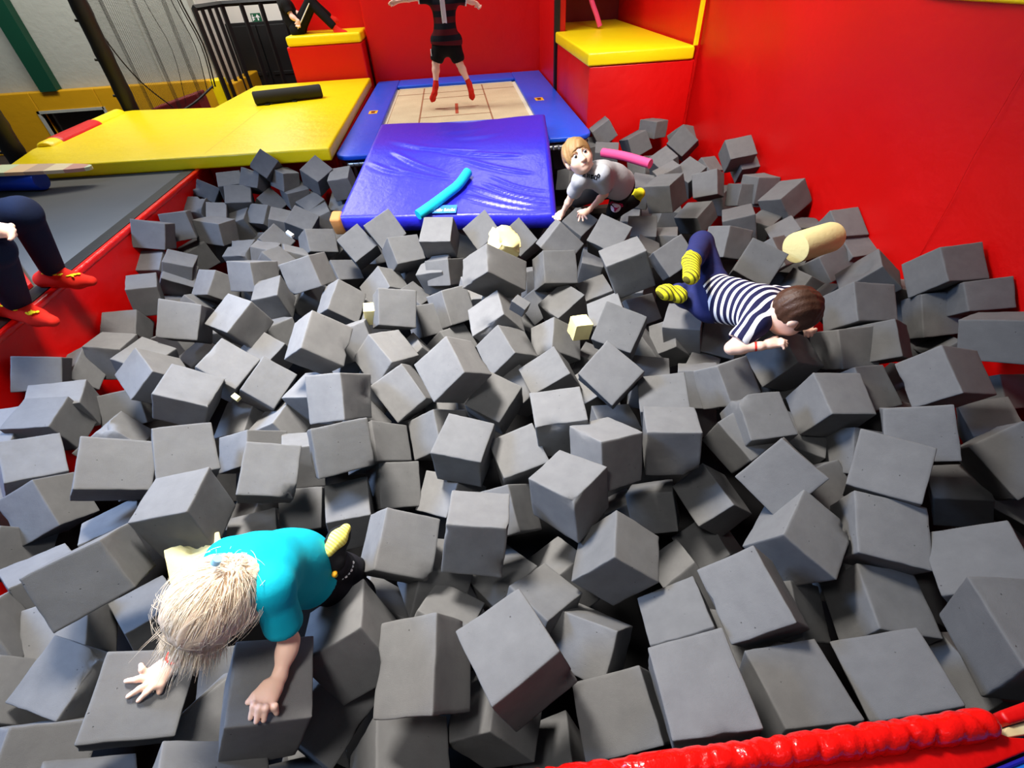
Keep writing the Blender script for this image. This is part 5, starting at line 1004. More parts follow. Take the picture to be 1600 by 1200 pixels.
for i, (nm, c, q, s, lab) in enumerate(CUBES):
    if nm in CHIPS:
        me = cube_mesh(1000 + i, [tuple(x) for x in CHIPS[nm]]); me.materials.append(M['foam'])
    else: me = CM[i % len(CM)]
    o = bpy.data.objects.new('foam_cube', me); COL.objects.link(o)
    o.location = c; o.rotation_mode = 'QUATERNION'; o.rotation_quaternion = q; o.scale = s
    o['label'] = lab; o['category'] = 'foam cube'; o['group'] = GROUP
# ---- pale yellow and odd pieces
def rough_piece(name, mat, loc, rot, dims, seed, chips, label, cat='foam piece'):
    me = cube_mesh(seed, chips, rough=.012, name=name); me.materials.append(M[mat])
    o = bpy.data.objects.new(name, me); COL.objects.link(o); o.location = loc; o.rotation_euler = rot; o.scale = dims
    return tag(o, label, cat)
rough_piece('foam_chunk','pale_yellow',(0.1514, 2.4268, 0.0),(.5,.4,.3),(.14,.15,.12),501,[(.5,.5,.5,.3),(-.5,.5,.5,.3),(.5,-.5,.5,.3),(-.5,-.5,.5,.3),(.5,.5,-.5,.3),(.5,-.5,-.5,.3),(-.5,.5,-.5,.3)],'ragged pale yellow foam chunk in front of the blue crash mat','foam piece')
rough_piece('foam_chunk','pale_yellow',(0.4562, 1.8447, -0.19),(.1,.15,.2),(.085,.08,.09),502,(),'small cream foam block between grey cubes in the middle of the pit','foam piece')
rough_piece('foam_chunk','pale_yellow',(-0.9867, 0.8277, -0.26),(.3,.25,.5),(.15,.15,.15),503,[(.1,.5,.5,.3)],'torn pale yellow foam cube behind the head of the blond child','foam piece')
rough_piece('foam_chunk','pale_yellow',(-0.5725, 2.0983, -0.16),(.1,.1,.1),(.06,.07,.09),504,(),'sliver of pale yellow foam under a grey cube, upper middle of the pit','foam piece')
rough_piece('foam_scrap','white_foam',(-1.1576, 2.964, -0.07),(.2,.4,-.6),(.05,.02,.02),505,(),'small white foam scrap near the tan corner of the blue mat','foam piece')
rough_piece('foam_scrap','foam',(0.1663, 1.8214, -0.02),(.2,.4,-.6),(.07,.05,.06),506,(),'small torn dark foam scrap beside a bitten cube above the middle','foam piece')
rough_piece('foam_scrap','pale_yellow',(-1.0316, 1.4991, -0.12),(.2,.4,-.6),(.03,.02,.02),507,(),'tiny yellow foam crumb between grey cubes on the left','foam piece')

def yellow_cylinder():
    a, b = Vector((1.5682, 2.045, 0.02)), Vector((1.8221, 2.1341, 0.02)); bm = bmesh.new()
    d = (b - a); pts = [a, a + d * .01, a + d * .06, a + d * .5, a + d * .92, a + d * .98, b]
    tube_bm(bm, pts, [.066, .073, .075, .076, .075, .07, .055], 28)
    o = smooth_by(link('foam_cylinder', bm_mesh(bm), 'pale_yellow'), 50); return tag(o, 'pale yellow foam cylinder lying on the cubes by the red wall', 'foam piece')
yellow_cylinder()


# ------------------------------------------------------------------ people
PE = json.loads('''{"F": {"pelvis": [-0.5673, 0.6866, -0.06], "neck": [-0.5724, 0.5701, 0.17], "head": [-0.6079, 0.5082, 0.18], "flow": [-0.5895, -0.3922, -0.7062], "crown": [-0.7789, -0.6184, -0.1045], "face": [-0.2675, 0.2544, -0.9294], "shL": [-0.518, 0.5216, 0.16], "shR": [-0.6443, 0.6079, 0.15], "elL": [-0.5237, 0.4696, 0.0], "wrL": [-0.5358, 0.4019, -0.0179], "elR": [-0.7406, 0.5442, 0.03], "wrR": [-0.8552, 0.505, -0.1076], "palmL": [-0.5448, 0.365, -0.0057], "tipsL": [[-0.5786, 0.3534, 0.0053], [-0.5654, 0.3234, 0.0052], [-0.5533, 0.3163, 0.0008], [-0.5408, 0.3186, -0.0058], [-0.5222, 0.3316, -0.0176]], "palmR": [-0.8782, 0.477, -0.1058], "tipsR": [[-0.8706, 0.4407, -0.1268], [-0.9017, 0.4212, -0.1097], [-0.921, 0.4289, -0.0957], [-0.9327, 0.4587, -0.0829], [-0.917, 0.4929, -0.0873]], "hipL": [-0.5485, 0.6662, -0.09], "hipR": [-0.5995, 0.7352, -0.08], "knL": [-0.4694, 0.6953, -0.28], "anL": [-0.4827, 0.7092, -0.2], "toL": [-0.4571, 0.7565, -0.2], "knR": [-0.4927, 0.7363, -0.2], "anR": [-0.4721, 0.6843, -0.05], "heelR": [-0.4887, 0.6928, -0.02], "toR": [-0.4537, 0.7659, -0.03]}, "G": {"pelvis": [0.9166, 2.8975, 0.1], "neck": [0.7161, 2.7758, 0.225], "head": [0.6082, 2.7432, 0.315], "crown": [-0.3854, 0.4667, 0.796], "face": [0.0246, -0.9267, 0.375], "shL": [0.7374, 2.684, 0.235], "shR": [0.621, 2.7082, 0.205], "elL": [0.7864, 2.7715, 0.09], "wrL": [0.7343, 2.8926, -0.045], "elR": [0.5909, 2.8084, 0.07], "wrR": [0.5517, 2.8554, -0.035], "palmL": [0.695, 2.877, -0.06], "tipsL": [[0.6654, 2.9292, -0.07], [0.6453, 2.8515, -0.07], [0.6412, 2.793, -0.07], [0.6681, 2.7874, -0.07], [0.6972, 2.8106, -0.07]], "palmR": [0.5332, 2.8609, -0.06], "tipsR": [[0.5173, 2.9093, -0.07], [0.5028, 2.8718, -0.07], [0.5096, 2.8404, -0.07], [0.5196, 2.8285, -0.07], [0.5368, 2.8347, -0.07]], "hipL": [0.9326, 2.9139, 0.07], "hipR": [0.8753, 2.8624, 0.1], "knL": [0.9141, 2.9616, -0.1], "anL": [1.0707, 3.0202, -0.06], "heelL": [1.0738, 3.0679, -0.04], "toL": [1.0837, 2.9655, 0.0], "knR": [0.6799, 3.0111, -0.02], "anR": [0.9452, 3.3325, -0.12], "toR": [1.0671, 3.5104, -0.17], "let": [[[0.2156, 0.9237, -0.3168], [0.2195, 0.9244, -0.3119], [0.2192, 0.9224, -0.3179]], [[0.2238, 0.9212, -0.3182], [0.2248, 0.923, -0.3124], [0.2277, 0.9201, -0.3187], [0.2286, 0.9219, -0.3129]], [[0.2318, 0.9207, -0.314], [0.2315, 0.9188, -0.3198], [0.2354, 0.9181, -0.3188], [0.2356, 0.9193, -0.3153], [0.2318, 0.9207, -0.314]], [[0.2388, 0.9185, -0.315], [0.2426, 0.9173, -0.3156], [0.2414, 0.9157, -0.3214], [0.2376, 0.9169, -0.3208], [0.2388, 0.9185, -0.315]], [[0.2447, 0.9179, -0.3123], [0.2419, 0.9169, -0.3175], [0.245, 0.9158, -0.3181], [0.247, 0.9166, -0.3144], [0.2447, 0.9179, -0.3123]]]}, "S": {"pelvis": [1.0359, 1.7453, -0.02], "neck": [1.1416, 1.4879, 0.06], "head": [1.1852, 1.425, 0.09], "crown": [0.7609, -0.2538, 0.5972], "face": [0.2987, -0.1242, -0.9462], "shL": [1.226, 1.619, 0.03], "shR": [1.0587, 1.441, 0.04], "elR": [0.9589, 1.3907, -0.03], "wrR": [1.0504, 1.3555, -0.005], "palmR": [1.0983, 1.3575, 0.0], "tipsR": [[1.1354, 1.3935, 0.0], [1.1583, 1.3644, 0.0], [1.1523, 1.3488, 0.0], [1.1417, 1.3341, 0.0], [1.1242, 1.3208, 0.0]], "elL": [1.3563, 1.6665, 0.0], "wrL": [1.3476, 1.5229, -0.03], "palmL": [1.3338, 1.4927, -0.04], "tipsL": [[1.315, 1.487, -0.05], [1.2985, 1.4443, -0.05], [1.3085, 1.4382, -0.05], [1.3232, 1.4403, -0.05], [1.3453, 1.4591, -0.05]], "hipL": [1.0657, 1.8362, -0.02], "hipR": [1.0107, 1.7013, -0.03], "knL": [1.1098, 2.1082, 0.06], "anL": [0.9274, 1.797, 0.14], "heelL": [0.8701, 1.6723, 0.14], "toL": [0.9269, 1.8375, 0.15], "knR": [0.9527, 1.8373, -0.06], "anR": [0.8919, 1.8098, -0.02], "heelR": [0.8705, 1.7358, 0.01], "toR": [0.7888, 1.7604, 0.03]}, "J": {"pelvis": [-0.1054, 5.9, 0.5126], "neck": [-0.0771, 5.9, 0.938], "head": [-0.0626, 5.9, 1.0397], "crown": [0, 0, 1], "face": [0, 1, 0], "shL": [-0.2106, 5.9, 0.9067], "shR": [0.0522, 5.9, 0.8936], "elL": [-0.3683, 5.9, 0.9146], "wrL": [-0.512, 5.9, 0.8979], "palmL": [-0.5502, 5.9, 0.8903], "tipsL": [[-0.5573, 5.9, 0.9145], [-0.5986, 5.9, 0.8927], [-0.6067, 5.9, 0.8836], [-0.6027, 5.9, 0.8738], [-0.5866, 5.9, 0.8633]], "elR": [0.179, 5.9, 0.8632], "wrR": [0.2345, 5.93, 0.8443], "palmR": [0.2514, 5.93, 0.8239], "tipsR": [[0.2191, 5.93, 0.8157], [0.2554, 5.93, 0.799], [0.2693, 5.95, 0.8021], [0.2761, 5.95, 0.8067], [0.277, 5.95, 0.8166]], "hipL": [-0.1684, 5.9, 0.5268], "hipR": [-0.0265, 5.9, 0.5188], "knL": [-0.2291, 5.9, 0.3839], "anL": [-0.2566, 5.86, 0.1992], "heelL": [-0.2806, 5.84, 0.1283], "toL": [-0.3225, 5.93, 0.0487], "knR": [0.0142, 5.9, 0.3695], "anR": [0.0936, 5.86, 0.189], "heelR": [0.1069, 5.84, 0.1272], "toR": [0.115, 5.93, 0.0387]}, "B": {"pelvis": [-1.9541, 7.62, 0.6078], "neck": [-2.0389, 7.62, 0.9179], "head": [-2.0217, 7.62, 1.0476], "crown": [-0.25, 0, 0.97], "face": [0.97, -0.1, 0.2], "shR": [-1.9836, 7.48, 0.8678], "shL": [-2.1027, 7.78, 0.8771], "elR": [-1.9388, 7.44, 0.7528], "wrR": [-1.8734, 7.42, 0.7077], "palmR": [-1.8839, 7.42, 0.6773], "tipsR": [[-1.9194, 7.42, 0.6854], [-1.9128, 7.42, 0.6601], [-1.8923, 7.42, 0.6528], [-1.8772, 7.42, 0.652], [-1.8654, 7.42, 0.6638]], "elL": [-1.927, 7.62, 0.7776], "wrL": [-1.8545, 7.54, 0.7541], "palmL": [-1.8317, 7.54, 0.7529], "tipsL": [[-1.8235, 7.54, 0.7772], [-1.8049, 7.54, 0.7639], [-1.8013, 7.54, 0.7513], [-1.8034, 7.54, 0.7452], [-1.815, 7.54, 0.7334]], "hipR": [-1.9486, 7.53, 0.6087], "hipL": [-1.9571, 7.71, 0.6133], "knR": [-1.6977, 7.5, 0.8763], "anR": [-1.4786, 7.48, 0.6257], "heelR": [-1.4624, 7.48, 0.5738], "toR": [-1.3182, 7.46, 0.542], "knL": [-1.7187, 7.72, 0.8606], "anL": [-1.5792, 7.82, 0.7085], "heelL": [-1.555, 7.82, 0.6812], "toL": [-1.4886, 7.82, 0.6581]}, "A": {"pelvis": [-2.32, 2.13, 0.4], "neck": [-2.5, 2.08, 0.93], "head": [-2.48, 2.07, 1.09], "crown": [0.1, 0, 1], "face": [0.95, -0.2, -0.1], "shL": [-2.45, 2.27, 0.87], "shR": [-2.48, 1.89, 0.87], "elL": [-2.14, 2.12, 0.62], "wrL": [-1.7428, 1.8298, 0.5], "palmL": [-1.7504, 1.871, 0.485], "tipsL": [[-1.7935, 1.9436, 0.48], [-1.7652, 1.9251, 0.46], [-1.7423, 1.8974, 0.46], [-1.7237, 1.8655, 0.46], [-1.7243, 1.8491, 0.46]], "elR": [-2.25, 1.75, 0.6], "wrR": [-2.0, 1.75, 0.5], "palmR": [-1.94, 1.76, 0.49], "tipsR": [[-1.92, 1.8, 0.48], [-1.86, 1.78, 0.46], [-1.86, 1.76, 0.46], [-1.86, 1.74, 0.46], [-1.87, 1.72, 0.46]], "hipL": [-2.3, 2.22, 0.4], "hipR": [-2.3, 2.03, 0.4], "knL": [-1.9662, 2.2564, 0.42], "anL": [-2.147, 2.397, 0.09], "heelL": [-2.2299, 2.3999, 0.035], "toL": [-1.9695, 2.3481, 0.03], "knR": [-1.8373, 1.8803, 0.42], "anR": [-2.1114, 2.0748, 0.09], "heelR": [-2.2514, 2.1312, 0.035], "toR": [-1.9363, 1.9784, 0.03]}}''')
A_ = lambda p: np.array(p, float)
def un(v): v = A_(v); return v / (np.linalg.norm(v) + 1e-9)
class SDF:
    """smooth union of tapered capsules and ellipsoids, meshed as one closed surface"""
    def __init__(s): s.p = []
    def cap(s, a, b, ra, rb, k=.02, op='+'): s.p.append(('c', A_(a), A_(b), ra, rb, k, op)); return s
    def ell(s, c, r, axes=None, k=.02, op='+'): s.p.append(('e', A_(c), A_(r), np.eye(3) if axes is None else A_(axes), None, k, op)); return s
    def cut(s, p, n): s.p.append(('h', A_(p), un(n), None, None, 0, 'x')); return s
    def mesh(s, h, name, noise_=None):
        lo = np.full(3, 1e9); hi = np.full(3, -1e9)
        for t in s.p:
            if t[6] != '+': continue
            if t[0] == 'c':
                for q, r in ((t[1], t[3]), (t[2], t[4])): lo = np.minimum(lo, q - r); hi = np.maximum(hi, q + r)
            else: m = t[2].max(); lo = np.minimum(lo, t[1] - m); hi = np.maximum(hi, t[1] + m)
        lo -= 4 * h + .02; hi += 4 * h + .02
        n = np.ceil((hi - lo) / h).astype(int) + 1
        ax = [lo[i] + h * np.arange(n[i]) for i in range(3)]
        D = np.full(n, 1.0, np.float32)
        for kind, a, b, ra, rb, k, op in s.p:
            if kind == 'h':
                d = ((ax[0][:, None, None] - a[0]) * b[0] + (ax[1][None, :, None] - a[1]) * b[1] + (ax[2][None, None, :] - a[2]) * b[2]).astype(np.float32)
                D = np.maximum(D, d); continue
            pad = k + 4 * h
            if kind == 'c': l, u = np.minimum(a - ra, b - rb) - pad, np.maximum(a + ra, b + rb) + pad
            else: l, u = a - b.max() - pad, a + b.max() + pad
            i0 = np.clip(((l - lo) / h).astype(int), 0, n - 1); i1 = np.clip(((u - lo) / h).astype(int) + 2, 1, n)
            sl = tuple(slice(i0[i], i1[i]) for i in range(3))
            X = ax[0][sl[0]][:, None, None]; Y = ax[1][sl[1]][None, :, None]; Z = ax[2][sl[2]][None, None, :]
            if kind == 'c':
                ba = b - a; L = ba @ ba + 1e-12
                t = np.clip(((X - a[0]) * ba[0] + (Y - a[1]) * ba[1] + (Z - a[2]) * ba[2]) / L, 0, 1)
                d = np.sqrt((X - a[0] - t * ba[0]) ** 2 + (Y - a[1] - t * ba[1]) ** 2 + (Z - a[2] - t * ba[2]) ** 2) - (ra + t * (rb - ra))
            else:
                R_ = ra; q = [((X - a[0]) * R_[i][0] + (Y - a[1]) * R_[i][1] + (Z - a[2]) * R_[i][2]) for i in range(3)]
                k0 = np.sqrt(sum((q[i] / b[i]) ** 2 for i in range(3))) + 1e-9; k1 = np.sqrt(sum((q[i] / b[i] ** 2) ** 2 for i in range(3))) + 1e-9
                d = k0 * (k0 - 1) / k1
            d = d.astype(np.float32); cur = D[sl]
            if op == '+':
                if k > 0:
                    g = np.maximum(k - np.abs(cur - d), 0) / k; D[sl] = np.minimum(cur, d) - g * g * k * .25
                else: D[sl] = np.minimum(cur, d)
            else:
                dd = -d
                if k > 0:
                    g = np.maximum(k - np.abs(cur - dd), 0) / k; D[sl] = np.maximum(cur, dd) + g * g * k * .25
                else: D[sl] = np.maximum(cur, dd)
        if noise_ is not None: D += noise_(ax).astype(np.float32)
        return nets(D, lo, h, name)
def nets(D, lo, h, name):
    ins = D < 0; n = np.array(D.shape) - 1
    cnt = np.zeros(n, np.int8); pos = np.zeros((*n, 3), np.float32)
    for axis in range(3):
        o = [i for i in range(3) if i != axis]
        for a in (0, 1):
            for b in (0, 1):
                st = [0, 0, 0]; st[o[0]] = a; st[o[1]] = b
                e = list(st); e[axis] = 1
                s0 = tuple(slice(st[i], st[i] + n[i]) for i in range(3)); s1 = tuple(slice(e[i], e[i] + n[i]) for i in range(3))
                c = ins[s0] != ins[s1]
                if not c.any(): continue
                v0 = D[s0][c]; v1 = D[s1][c]; t = v0 / (v0 - v1)
                p = np.zeros((len(t), 3), np.float32); p[:, o[0]] = a; p[:, o[1]] = b; p[:, axis] = t
                pos[c] += p; cnt[c] += 1
    act = cnt > 0; ids = np.full(n, -1, np.int32); I = np.argwhere(act); ids[act] = np.arange(len(I))
    V = lo + h * (I + pos[act] / cnt[act][:, None])
    F = []
    for axis in range(3):
        o = [(axis + 1) % 3, (axis + 2) % 3]
        s0 = [slice(0, n[i]) for i in range(3)]; s1 = [slice(0, n[i]) for i in range(3)]
        s1[axis] = slice(1, n[axis] + 1)
        c = ins[tuple(s0)] != ins[tuple(s1)]
        E = np.argwhere(c); E = E[(E[:, o[0]] > 0) & (E[:, o[1]] > 0)]
        if not len(E): continue
        g = ins[tuple(E.T)]
        def at(da, db):
            Q = E.copy(); Q[:, o[0]] -= da; Q[:, o[1]] -= db; return ids[tuple(Q.T)]
        q = np.stack([at(1, 1), at(0, 1), at(0, 0), at(1, 0)], 1); q[~g] = q[~g][:, ::-1]
        q = q[(q >= 0).all(1)]; F.append(q)
    F = np.concatenate(F)
    me = bpy.data.meshes.new(name); me.vertices.add(len(V)); me.vertices.foreach_set('co', V.astype(np.float32).ravel())
    me.loops.add(F.size); me.loops.foreach_set('vertex_index', F.astype(np.int32).ravel())
    me.polygons.add(len(F)); me.polygons.foreach_set('loop_start', np.arange(0, F.size, 4, dtype=np.int32)); me.polygons.foreach_set('loop_total', np.full(len(F), 4, np.int32))
    me.update(calc_edges=True); me.validate()
    me.polygons.foreach_set('use_smooth', [True] * len(me.polygons))
    # gentle relaxation
    ed = np.empty(len(me.edges) * 2, np.int32); me.edges.foreach_get('vertices', ed); ed = ed.reshape(-1, 2)
    co = np.empty(len(me.vertices) * 3, np.float32); me.vertices.foreach_get('co', co); co = co.reshape(-1, 3).astype(float)
    for lam in (.5, -.52, .5, -.52):
        acc = np.zeros_like(co); deg = np.zeros(len(co))
        np.add.at(acc, ed[:, 0], co[ed[:, 1]]); np.add.at(acc, ed[:, 1], co[ed[:, 0]]); np.add.at(deg, ed[:, 0], 1); np.add.at(deg, ed[:, 1], 1)
        co += lam * (acc / np.maximum(deg, 1)[:, None] - co)
    me.vertices.foreach_set('co', co.astype(np.float32).ravel()); me.update()
    return me

def hand(sd, el, wr, palm, tips, s):
    """palm and five separate fingers that bend at the knuckle; tips = thumb, index, middle, ring, little"""
    wr, palm = A_(wr), A_(palm); tips = [A_(t) for t in tips]
    f = un(palm - wr); side = tips[1] - tips[4]; side = un(side - f * (side @ f)); up = np.cross(side, f)
    if up @ A_([0, 0, 1]) < 0: up = -up
    w = .019 * s; L = .022 * s
    sd.cap(wr, palm - f * L * .3, .0165 * s, .015 * s, .012)
    for q in (-1, -.33, .33, 1): sd.cap(palm - f * L * .8 + side * w * q * .55, palm + f * L * .9 + side * w * q, .0115 * s, .0095 * s, .012)
    for i, q in enumerate((1, .36, -.3, -.92)):
        b = palm + f * L * .9 + side * w * q; t = tips[i + 1]; d = np.linalg.norm(t - b); full = (.040, .046, .043, .034)[i] * s
        lift = math.sqrt(max(0, (full * .5) ** 2 - (d / 2) ** 2)) if d < full else .003
        m = (b + t) / 2 + up * (lift + .003); r = .0073 * s
        sd.cap(b, m, r * 1.12, r, .004); sd.cap(m, t, r, r * .78, .004)
    b = palm - f * L * .7 + side * w * .9; t = tips[0]; m = b * .45 + t * .55 + up * .004 + f * .004 * s
    sd.cap(b, m, .0112 * s, .009 * s, .009); sd.cap(m, t, .009 * s, .0072 * s, .004)

def figure(P, s, voxel, hs=None, ha=None):
    """bare body: s scales the girths of an eight-year-old"""
    g = {k: (A_(v) if not k.startswith(('tips', 'let')) else v) for k, v in P.items()}
    sd = SDF()
    pel, nk, hd = g['pelvis'], g['neck'], g['head']
    ch = pel + (nk - pel) * .72; wa = pel + (nk - pel) * .34
    for q in 'LR':
        sh, hp = g['sh' + q], g['hip' + q]
        sd.cap(hp, wa * .75 + hp * .25, .068 * s, .055 * s, .05); sd.cap(wa * .75 + hp * .25, ch * .62 + sh * .38, .055 * s, .062 * s, .05)
        sd.cap(ch * .3 + sh * .7, sh, .05 * s, .036 * s, .04); sd.cap(nk, sh, .034 * s, .034 * s, .03)
    sd.cap(pel, wa, .075 * s, .066 * s, .05); sd.cap(wa, ch, .066 * s, .074 * s, .05); sd.cap(ch, nk, .065 * s, .04 * s, .04)
    up, fa = un(g['crown']), un(g['face']); fa = un(fa - up * (fa @ up)); sdv = np.cross(up, fa)
    hs = hs or s; sd.cap(nk, hd - up * .05 * hs - fa * .018 * hs, .034 * hs, .034 * hs, .02)
    head(sd, hd, up, fa, sdv, hs)
    for q in 'LR':
        sd.cap(g['sh' + q], g['el' + q], .034 * s, .026 * s, .02); 
        e, w_ = g['el' + q], g['wr' + q]; mid = e * .7 + w_ * .3
        sd.cap(e, mid, .026 * s, .027 * s, .015); sd.cap(mid, w_, .027 * s, .0175 * s, .015)
        hand(sd, e, w_, g['palm' + q], g['tips' + q], ha or s)
        h, k, a = g['hip' + q], g['kn' + q], g['an' + q]
        sd.cap(h, k, .062 * s, .043 * s, .03); cf = k * .7 + a * .3
        sd.cap(k, cf, .041 * s, .042 * s, .02); sd.cap(cf, a, .042 * s, .026 * s, .02)
        foot(sd, g, q, s)
    return sd, (up, fa, sdv)
def foot(sd, g, q, s, grow=0):
    a, t = g['an' + q], g['to' + q]
    hl = g.get('heel' + q)
    if hl is None: hl = a + un(a - t) * .02 * s
    ball = hl * .3 + t * .7
    sd.cap(a, hl, .026 * s + grow, .026 * s + grow, .02); sd.cap(hl, ball, .026 * s + grow, .029 * s + grow, .02); sd.cap(a, ball, .024 * s + grow, .02 * s + grow, .025); sd.cap(ball, t, .029 * s + grow, .017 * s + grow, .015)
def head(sd, c, up, fa, sv, s):
    ax = np.stack([sv, fa, up])
    sd.ell(c + up * .012 * s - fa * .006 * s, (.071 * s, .087 * s, .084 * s), ax, .03)
    sd.ell(c - up * .045 * s + fa * .03 * s, (.052 * s, .052 * s, .050 * s), ax, .04)
    sd.ell(c - up * .078 * s + fa * .052 * s, (.02 * s, .018 * s, .016 * s), ax, .025)
    for q in (-1, 1):
        sd.ell(c - up * .032 * s + fa * .050 * s + sv * q * .03 * s, (.024 * s, .022 * s, .022 * s), ax, .025)
        sd.ell(c + fa * .082 * s + sv * q * .029 * s - up * .002 * s, (.0175 * s, .012 * s, .0115 * s), ax, .012, '-')
        sd.ell(c - up * .012 * s - fa * .002 * s + sv * q * .073 * s, (.009 * s, .016 * s, .025 * s), ax, .008)
        sd.ell(c - up * .038 * s + fa * .091 * s + sv * q * .008 * s, (.0075 * s, .007 * s, .006 * s), ax, .008)
    sd.cap(c - up * .0 * s + fa * .080 * s, c - up * .034 * s + fa * .094 * s, .007 * s, .0105 * s, .012)
    sd.cap(c - up * .058 * s + fa * .0785 * s - sv * .014 * s, c - up * .058 * s + fa * .0785 * s + sv * .014 * s, .006 * s, .006 * s, .008)
def face_parts(root, c, up, fa, sv, s, hairmat, smile=.004):
    for q in (-1, 1):
        e = c + fa * .0690 * s + sv * q * .029 * s - up * .002 * s
        bm = bmesh.new(); bmesh.ops.create_uvsphere(bm, u_segments=20, v_segments=14, radius=.0125 * s)
        rot = Vector((0, 0, 1)).rotation_difference(Vector(un(fa - sv * q * .05))).to_matrix().to_4x4()
        bmesh.ops.transform(bm, matrix=Matrix.Translation(e) @ rot, verts=bm.verts)
        me = bm_mesh(bm, 'eye'); me.materials.append(M['eye']); me.materials.append(M['iris']); me.materials.append(M['pupil'])
        for p in me.polygons:
            d = (Vector(p.center) - Vector(e)).normalized().dot(Vector(un(fa)))
            p.material_index = 2 if d > .93 else 1 if d > .74 else 0; p.use_smooth = True
        part(link('eye', me, None), root)
        b0 = c + up * .016 * s + fa * .0855 * s + sv * q * .014 * s; b1 = c + up * .021 * s + fa * .081 * s + sv * q * .03 * s; b2 = c + up * .013 * s + fa * .070 * s + sv * q * .045 * s
        part(tube('eyebrow', hairmat, spline([b0, b1, b2], 8), .0032 * s, 6), root)
    m = c - up * .0575 * s + fa * .0825 * s
    for dz, rr in ((.0022, .0035), (-.0028, .0042)):
        pts = [m + up * (dz + smile * abs(x) ** 2) * s + sv * x * .02 * s - fa * .008 * s * abs(x) ** 2 for x in np.linspace(-1, 1, 9)]
        part(tube('lips', 'lips', pts, [rr * s * (1 - .65 * abs(x)) for x in np.linspace(-1, 1, 9)], 8), root)
def hair_cap(c, up, fa, sv, s, voxel, fringe=.03, back=-.055, vol=1.0, seed=0):
    sd = SDF(); ax = np.stack([sv, fa, up])
    sd.ell(c + up * .020 * s - fa * .010 * s, (.080 * s * vol, .095 * s * vol, .090 * s * vol), ax, .02)
    sd.ell(c + fa * .075 * s - up * .055 * s, (.066 * s, .075 * s, fringe * s + .05 * s), ax, .01, '-')
    for q in (-1, 1): sd.ell(c - up * .03 * s + fa * .012 * s + sv * q * .08 * s, (.022 * s, .024 * s, .034 * s), ax, .008, '-')
    sd.cut(c + up * back * s - fa * .03 * s, -(up * .9 + fa * .43))
    r = np.random.default_rng(seed); k1 = r.normal(size=(7, 3)) * 90 / s; ph = r.uniform(0, 6, 7)
    def nz(ax_):
        X, Y, Z = ax_[0][:, None, None], ax_[1][None, :, None], ax_[2][None, None, :]
        t = 0
        for kk, p in zip(k1, ph):
            kk = kk - up * (kk @ up) * .75      # ridges run along the strands
            t = t + np.sin(X * kk[0] + Y * kk[1] + Z * kk[2] + p)
        return t * .0011 * s
    return sd.mesh(voxel, 'hair', nz)
def shirt(g, s, hem=.0, sleeve=.55, grow=.012, arms='LR', loose=0.0, neckcut=True):
    sd = SDF(); pel, nk = g['pelvis'], g['neck']; ch = pel + (nk - pel) * .72; wa = pel + (nk - pel) * .34; lo = pel + (pel - nk) * hem
    for q in 'LR':
        sh, hp = g['sh' + q], g['hip' + q]
        h2 = hp + (lo - pel)
        sd.cap(h2, wa * .75 + hp * .25, .066 * s + grow + loose, .058 * s + grow + loose * .6, .05); sd.cap(wa * .75 + hp * .25, ch * .62 + sh * .38, .058 * s + grow + loose * .6, .062 * s + grow, .05)
        sd.cap(ch * .3 + sh * .7, sh, .05 * s + grow, .036 * s + grow, .04); sd.cap(nk, sh, .034 * s + grow * .6, .034 * s + grow, .03)
        e = sh + (g['el' + q] - sh) * sleeve
        sd.cap(sh, e, .037 * s + grow, .034 * s + grow * 1.35, .02)
    sd.cap(lo, wa, .075 * s + grow + loose, .066 * s + grow + loose * .7, .05); sd.cap(wa, ch, .066 * s + grow + loose * .7, .074 * s + grow, .05); sd.cap(ch, nk, .064 * s + grow, .036 * s + grow * .8, .03)
    for q in 'LR':
        sh = g['sh' + q]; d = un(g['el' + q] - sh); e = sh + (g['el' + q] - sh) * sleeve
        # a clean sleeve end, hollow around the arm
        sd.cap(e, e + d * .09 * s, .0, .0, 0, '-') if False else None
        sd.ell(e + d * .052 * s, (.055 * s, .055 * s, .05 * s), np.stack([un(np.cross(d, [.3, .5, .8])), un(np.cross(d, np.cross(d, [.3, .5, .8]))), d]), .004, '-')
        sd.cap(e - d * .03 * s, e + d * .03 * s, .029 * s, .031 * s, .003, '-')
    hd = g['head']
    sd.cut(lo - un(nk - lo) * .02 * s, -(un(nk - lo)))
    dn = un(un(hd - nk) + .5 * un(nk - pel)); sd.cap(nk + dn * .046 * s, nk + dn * .10 * s, .033 * s, .05 * s, .006, '-')
    return sd
def trousers(g, s, grow=.011, ankle=.9, waist=.12, legs='LR', short=0):
    sd = SDF(); pel, nk = g['pelvis'], g['neck']; wa = pel + (nk - pel) * waist
    sd.cap(pel, wa, .079 * s + grow, .072 * s + grow, .05)
    for q in legs:
        h, k, a = g['hip' + q], g['kn' + q], g['an' + q]
        sd.cap(h, wa * .6 + h * .4, .069 * s + grow, .06 * s + grow, .05)
        if short:
            sd.cap(h, h + (k - h) * short, .064 * s + grow, .060 * s + grow * 1.4, .03); sd.ell(h + (k - h) * (short + .45), (.07 * s, .07 * s, .065 * s), None, .004, '-'); continue
        sd.cap(h, k, .064 * s + grow, .046 * s + grow, .03); e = k + (a - k) * ankle
        sd.cap(k, e, .045 * s + grow, .035 * s + grow, .02)
    return sd, wa
def sock_part(root, g, q, s, mat, voxel, name='sock', up=.18):
    sd = SDF(); foot(sd, g, q, s, .004); a, k = g['an' + q], g['kn' + q]
    sd.cap(a, a + (k - a) * up, .029 * s, .032 * s, .01)
    return part(link(name, sd.mesh(voxel, name), mat, None, True), root)
def G_(k): return {a: (A_(v) if not a.startswith(('tips', 'let')) else v) for a, v in PE[k].items()}
